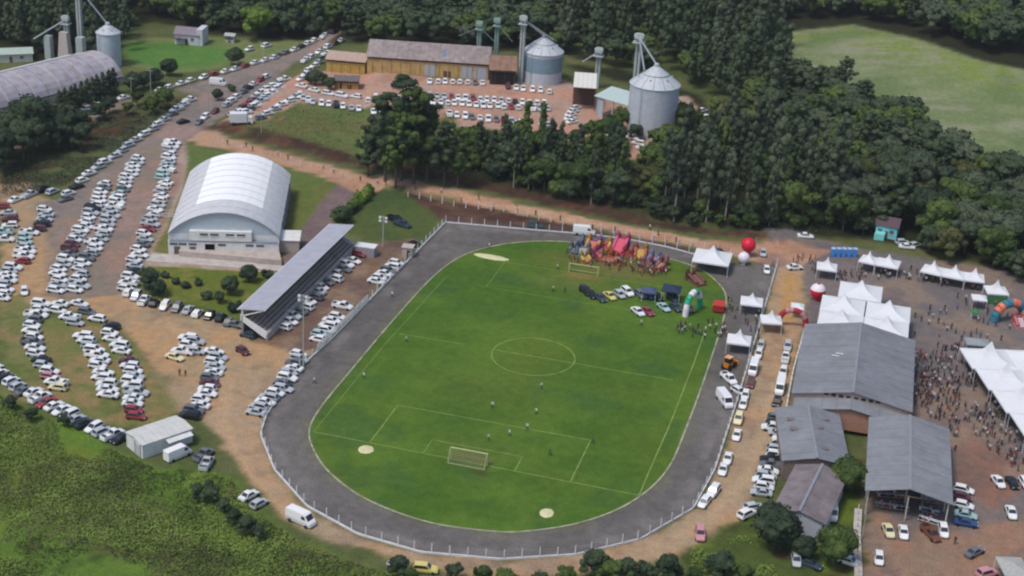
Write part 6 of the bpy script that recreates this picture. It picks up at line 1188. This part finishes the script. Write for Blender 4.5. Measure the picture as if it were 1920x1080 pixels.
tree_px(441, 122, 'round', 'dark', 1, 'dark round tree at the meadow edge of the main street', vt=91); tree_px(480, 76, 'broad', 'bright', 1, 'bright green round tree at the far side of the meadow', vt=10)
for i, (u, v, vt) in enumerate(((20,290,200),(62,285,172),(85,268,185),(110,280,205),(150,282,228),(5,320,235),(35,240,190),(155,240,205),(45,300,215),(128,262,190),(185,225,190),(205,212,182))): tree_px(u, v, 'broad', 'dark', 1, f'dark bushy tree at the left edge, {ORD[i]} of the group below the barn', 'dark trees below the barn', vt)
for i in range(11): f = i/10; tree_px(115+100*f, 222-46*f, 'cone', 'dark', 1, f'small dark conifer, {ORD[i]} from the left in the row before the barn', 'conifer row before the barn', 166-42*f)
for i, (u, v, vt) in enumerate(((250,172,138),(270,166,136),(290,160,130),(318,142,112),(258,198,170),(285,215,180),(310,205,162),(240,215,190))): tree_px(u, v, 'broad' if i > 3 else 'round', 'mid' if i > 3 else 'dark', 1, f'leafy tree near the barn end, {ORD[i]} of the roadside clump', 'roadside clump near the barn', vt)
for i, (u, v, vt) in enumerate(((592,160,132),(605,158,138),(618,168,146),(582,158,138),(408,188,168),(432,170,158),(436,172,160))): tree_px(u, v, 'round', 'dark', 1, f'small dark round tree, {ORD[i]} of those around the ochre house and junction', 'small trees round the ochre house', vt)
for i, (u, v, vt) in enumerate(((1110,262,225),(1140,268,215),(1160,280,235),(1080,275,240),(1255,240,205),(1270,250,190),(1165,245,200),(1255,200,168),(1120,290,245),(1190,262,232))): tree_px(u, v, 'broad', ['mid', 'mid', 'dark', 'mid', 'dark'][i % 5], 1, f'leafy tree growing close to the large pale silo, {ORD[i]} of the clump', 'leafy clump by the large silo', vt)
for i, (u, v, vt, k_) in enumerate(((285,548,502,'broad'),(298,556,528,'round'),(432,552,520,'round'),(466,528,500,'round'),(387,562,546,'bush'),(412,568,548,'round'),(330,532,520,'bush'),(348,540,528,'bush'),(372,534,522,'bush'),(440,585,566,'bush'),(500,520,505,'bush'),(310,520,508,'bush'))): tree_px(u, v, k_, 'dark', 1, f"{'dark tree' if k_ != 'bush' else 'small dark shrub'} on the garden lawn in front of the gymnasium, {ORD[i]} of the plantings", 'garden plantings before the gymnasium', vt)
for i in range(9): f = i/8; tree_px(638+55*f, 416-52*f, 'bush', 'bright' if i > 3 else 'mid', 1.9+.5*(i == 0), f'trimmed hedge shrub, {ORD[i]} from the lower end of the hedge by the drive', 'hedge by the drive')
tree_px(642, 418, 'round', 'dark', .8, 'dark round shrub at the lower end of the hedge', vt=388); tree_px(1585, 925, 'round', 'mid', 1.4, 'leafy mid green tree between the grey sheds')
tree_px(1450, 1028, 'round', 'dark', 1.6, 'large dark tree at the lane end beside the brown shed'); tree_px(1440, 1000, 'broad', 'dark', .7, 'smaller dark tree behind the large one at the lane end'); tree_px(1562, 1060, 'round', 'mid', 1.5, 'large leafy tree below the pale gable of the brown shed'); tree_px(1505, 1050, 'round', 'dark', .9, 'dark tree between the two large ones at the bottom')
for i, (u, v, s_, lf) in enumerate(((1112,1082,1.1,'dark'),(1140,1092,.9,'mid'),(1175,1088,.9,'dark'),(1210,1092,.8,'dark'),(1250,1090,1.1,'dark'),(1345,1092,1.2,'dark'),(1390,1100,.9,'mid'),(1300,1102,.8,'mid'),(950,1104,.8,'mid'),(905,1098,.8,'mid'),(1010,1104,.7,'dark'),(1060,1102,.8,'mid'),(850,1090,.7,'dark'),(748,1084,.9,'dark'),(770,1094,.6,'mid'))): tree_px(u, v, 'broad', lf, s_*.62, f'leafy shrub along the bottom edge of the frame, {ORD[i]} of the line', 'shrubs along the bottom edge')
for i, (u, v, s_) in enumerate(((372,938,1.0),(395,946,1.1),(420,962,.9),(440,985,1.0),(462,1002,1.1),(486,1012,.9),(392,925,.8),(120,800,.8),(60,790,.9),(20,770,1.0))): tree_px(u, v, 'broad', 'dark', s_*.42, f'dark shrub in the scrub slope, {ORD[i]} of the dark line', 'dark shrubs in the scrub slope')
for i, (u, v, s_) in enumerate(((1632,436,1),(1618,440,1.2),(1740,475,1.6),(1580,425,1.2),(1905,520,1.6),(1880,505,1.4))): tree_px(u, v, 'broad', 'dark', s_*.6, f'dark leafy tree near the aqua house, {ORD[i]} of them', 'trees by the aqua house')
order_ = sorted(range(len(TREES)), key=lambda i: -TREES[i][7]); near_t = order_[:300]; far_t = order_[300:]
qr = random.Random(12)
for i in near_t:
    x_, y_, k_, lf, s_, lab, g, _ = TREES[i]; vi = qr.randrange(len(PROTO[k_])); nm = {'euca': 'eucalyptus_tree', 'cone': 'conifer_tree', 'bush': 'shrub', 'round': 'round_tree', 'big': 'large_tree', 'broad': 'broadleaf_tree'}[k_]
    t = thing(nm, lab, 'shrub' if k_ == 'bush' else 'tree', (x_, y_, hz(x_, y_)), qr.uniform(0, 6.28), g); t.scale = (s_*qr.uniform(.9, 1.12), s_*qr.uniform(.9, 1.12), s_)
    put('crown', crown_mesh(k_, vi, lf), t); put('trunk', PROTO[k_][vi][2], t)
if far_t:
    VV = {}; 
    for i in far_t:
        x_, y_, k_, lf, s_, lab, g, _ = TREES[i]; V_, F_ = LOD[k_]; a = qr.uniform(0, 6.28); Rm = np.array([[cos(a), -sin(a), 0], [sin(a), cos(a), 0], [0, 0, 1]])
        d_ = VV.setdefault(lf, [[], [], 0]); d_[0].append((V_*s_)@Rm.T+[x_, y_, hz(x_, y_)]); d_[1] += [tuple(q+d_[2] for q in f) for f in F_]; d_[2] += len(V_)
    ks = list(VV); V_ = np.concatenate([np.concatenate(VV[k_][0]) for k_ in ks]); F_ = []; mi = []; o_ = 0
    for j, k_ in enumerate(ks): F_ += [tuple(q+o_ for q in f) for f in VV[k_][1]]; mi += [j]*len(VV[k_][1]); o_ += VV[k_][2]
    me = bpy.data.meshes.new('distant_forest'); me.from_pydata(V_.tolist(), [], F_)
    for k_ in ks: me.materials.append(LV[k_])
    me.polygons.foreach_set('material_index', mi); me.update(); tag(put('distant_forest', me), 'rest of the far woods along the top of the view', 'forest', None, 'stuff')

# ------------------------------------------------------------------ low scrub, weeds and grass tufts
def ground_leaves(name, label, polys, n_, size, hgt, m_, seed, clump=5, thr=.42, avoid_car=False):
    q = np.random.RandomState(seed); V_ = []; F_ = []; tot = 0
    for poly in polys:
        P_ = np.array(poly); A_ = abs(sum(P_[i][0]*P_[(i+1) % len(P_)][1]-P_[(i+1) % len(P_)][0]*P_[i][1] for i in range(len(P_))))/2; k_ = int(A_*n_)
        bx = P_.min(0); bX = P_.max(0); x_ = q.uniform(bx[0], bX[0], k_*3); y_ = q.uniform(bx[1], bX[1], k_*3)
        d_ = sdist(P_, x_, y_); v_ = fbm(x_, y_, clump, seed, 3); keep = (d_ > .6) & (v_ > thr) & (sdist(TRACK, x_, y_) < -5) & (sdist(lane, x_, y_) < .3); x_, y_, v_ = x_[keep][:k_], y_[keep][:k_], v_[keep][:k_]; c_ = len(x_)
        z_ = H(x_, y_)+hgt*np.clip((v_-thr)*6, .1, 1)*q.rand(c_); nn = q.randn(c_, 3)*.6+[0, 0, 1]; nn /= np.linalg.norm(nn, axis=1)[:, None]; t_ = np.cross(nn, q.randn(c_, 3)); t_ /= np.linalg.norm(t_, axis=1)[:, None]; b_ = np.cross(nn, t_); s_ = size*(.5+q.rand(c_, 1)); P3 = np.stack([x_, y_, z_], 1)
        V_.append(np.stack([P3-t_*s_, P3+b_*s_*.55, P3+t_*s_, P3-b_*s_*.55], 1).reshape(-1, 3)); tot += c_
    V_ = np.concatenate(V_); me = bpy.data.meshes.new(name); nf = len(V_)//4; me.vertices.add(len(V_)); me.vertices.foreach_set('co', V_.ravel()); me.loops.add(nf*4); me.loops.foreach_set('vertex_index', np.arange(nf*4, dtype=np.int32)); me.polygons.add(nf); me.polygons.foreach_set('loop_start', np.arange(0, nf*4, 4, dtype=np.int32)); me.materials.append(m_); me.update(calc_edges=True)
    tag(put(name, me), label, 'vegetation', None, 'stuff')
for m_ in (): pass
SC1 = leafmat('scrub_leaf_bright', (.105, .155, .035), (.19, .27, .06)); SC2 = leafmat('scrub_leaf_dry', (.09, .085, .04), (.18, .17, .075))
ground_leaves('scrub', 'bright green leafy scrub covering the lower left slope', [scrub], 26, .19, .6, SC1, 21, 13, .34); ground_leaves('scrub', 'dark green scrub patches on the lower left slope', [scrub], 9, .2, .8, LV['mid'], 22, 9, .53); ground_leaves('dry_scrub', 'olive and dry scrub patches on the lower left slope', [scrub], 7, .2, .8, SC2, 23, 12, .52)
yb = gf([(1290,1030),(1400,1000),(1450,1060),(1480,1110),(1280,1110)]); ground_leaves('weeds', 'yellow green weeds at the bottom right of the lane', [yb], 16, .2, 1.0, SC1, 24, 4, .42); bt_ = gf([(640,1052),(740,1076),(860,1084),(1000,1090),(1280,1074),(1280,1120),(640,1120)]); ground_leaves('weeds', 'low green weeds along the bottom edge', [bt_], 6, .3, .9, LV['mid'], 25, 4, .4)
ground_leaves('undergrowth', 'dark undergrowth under the tree belts', [gf([(690,262),(870,250),(1060,268),(1190,300),(1210,400),(1000,360),(850,326),(690,300)]), gf([(1190,300),(1300,240),(1420,225),(1500,300),(1580,440),(1400,436),(1210,402)]), west_bank], 4, .26, .8, LV['dark'], 26, 6, .38)
ground_leaves('bank_weeds', 'green weeds on the grass slope below the upper lot', [slot, gf([(0,275),(100,250),(200,215),(330,185),(300,235),(200,300),(120,340),(0,350)])], 3, .16, .2, LV['olive'], 27, 9, .36)

for m_ in (SC1, SC2):
    for n_ in m_.node_tree.nodes:
        if n_.bl_idname == 'ShaderNodeTexNoise': n_.inputs['Scale'].default_value = .16
# ------------------------------------------------------------------ faint haze in the air
hm = bpy.data.materials.new('haze_air'); hm.use_nodes = True; n = hm.node_tree; n.nodes.clear(); pv_ = n.nodes.new('ShaderNodeVolumePrincipled'); mo_ = n.nodes.new('ShaderNodeOutputMaterial')
pv_.inputs['Color'].default_value = (.86, .9, .96, 1); pv_.inputs['Density'].default_value = .00008; pv_.inputs['Anisotropy'].default_value = .2; n.links.new(pv_.outputs[0], mo_.inputs['Volume'])
hb_ = MB().box((0, 200, 80), (5100, 5500, 162)); o = obj('haze', hb_, hm); o['kind'] = 'stuff'; o['label'] = 'faint pale haze in the air over the whole place'
S.cycles.volume_bounces = 0
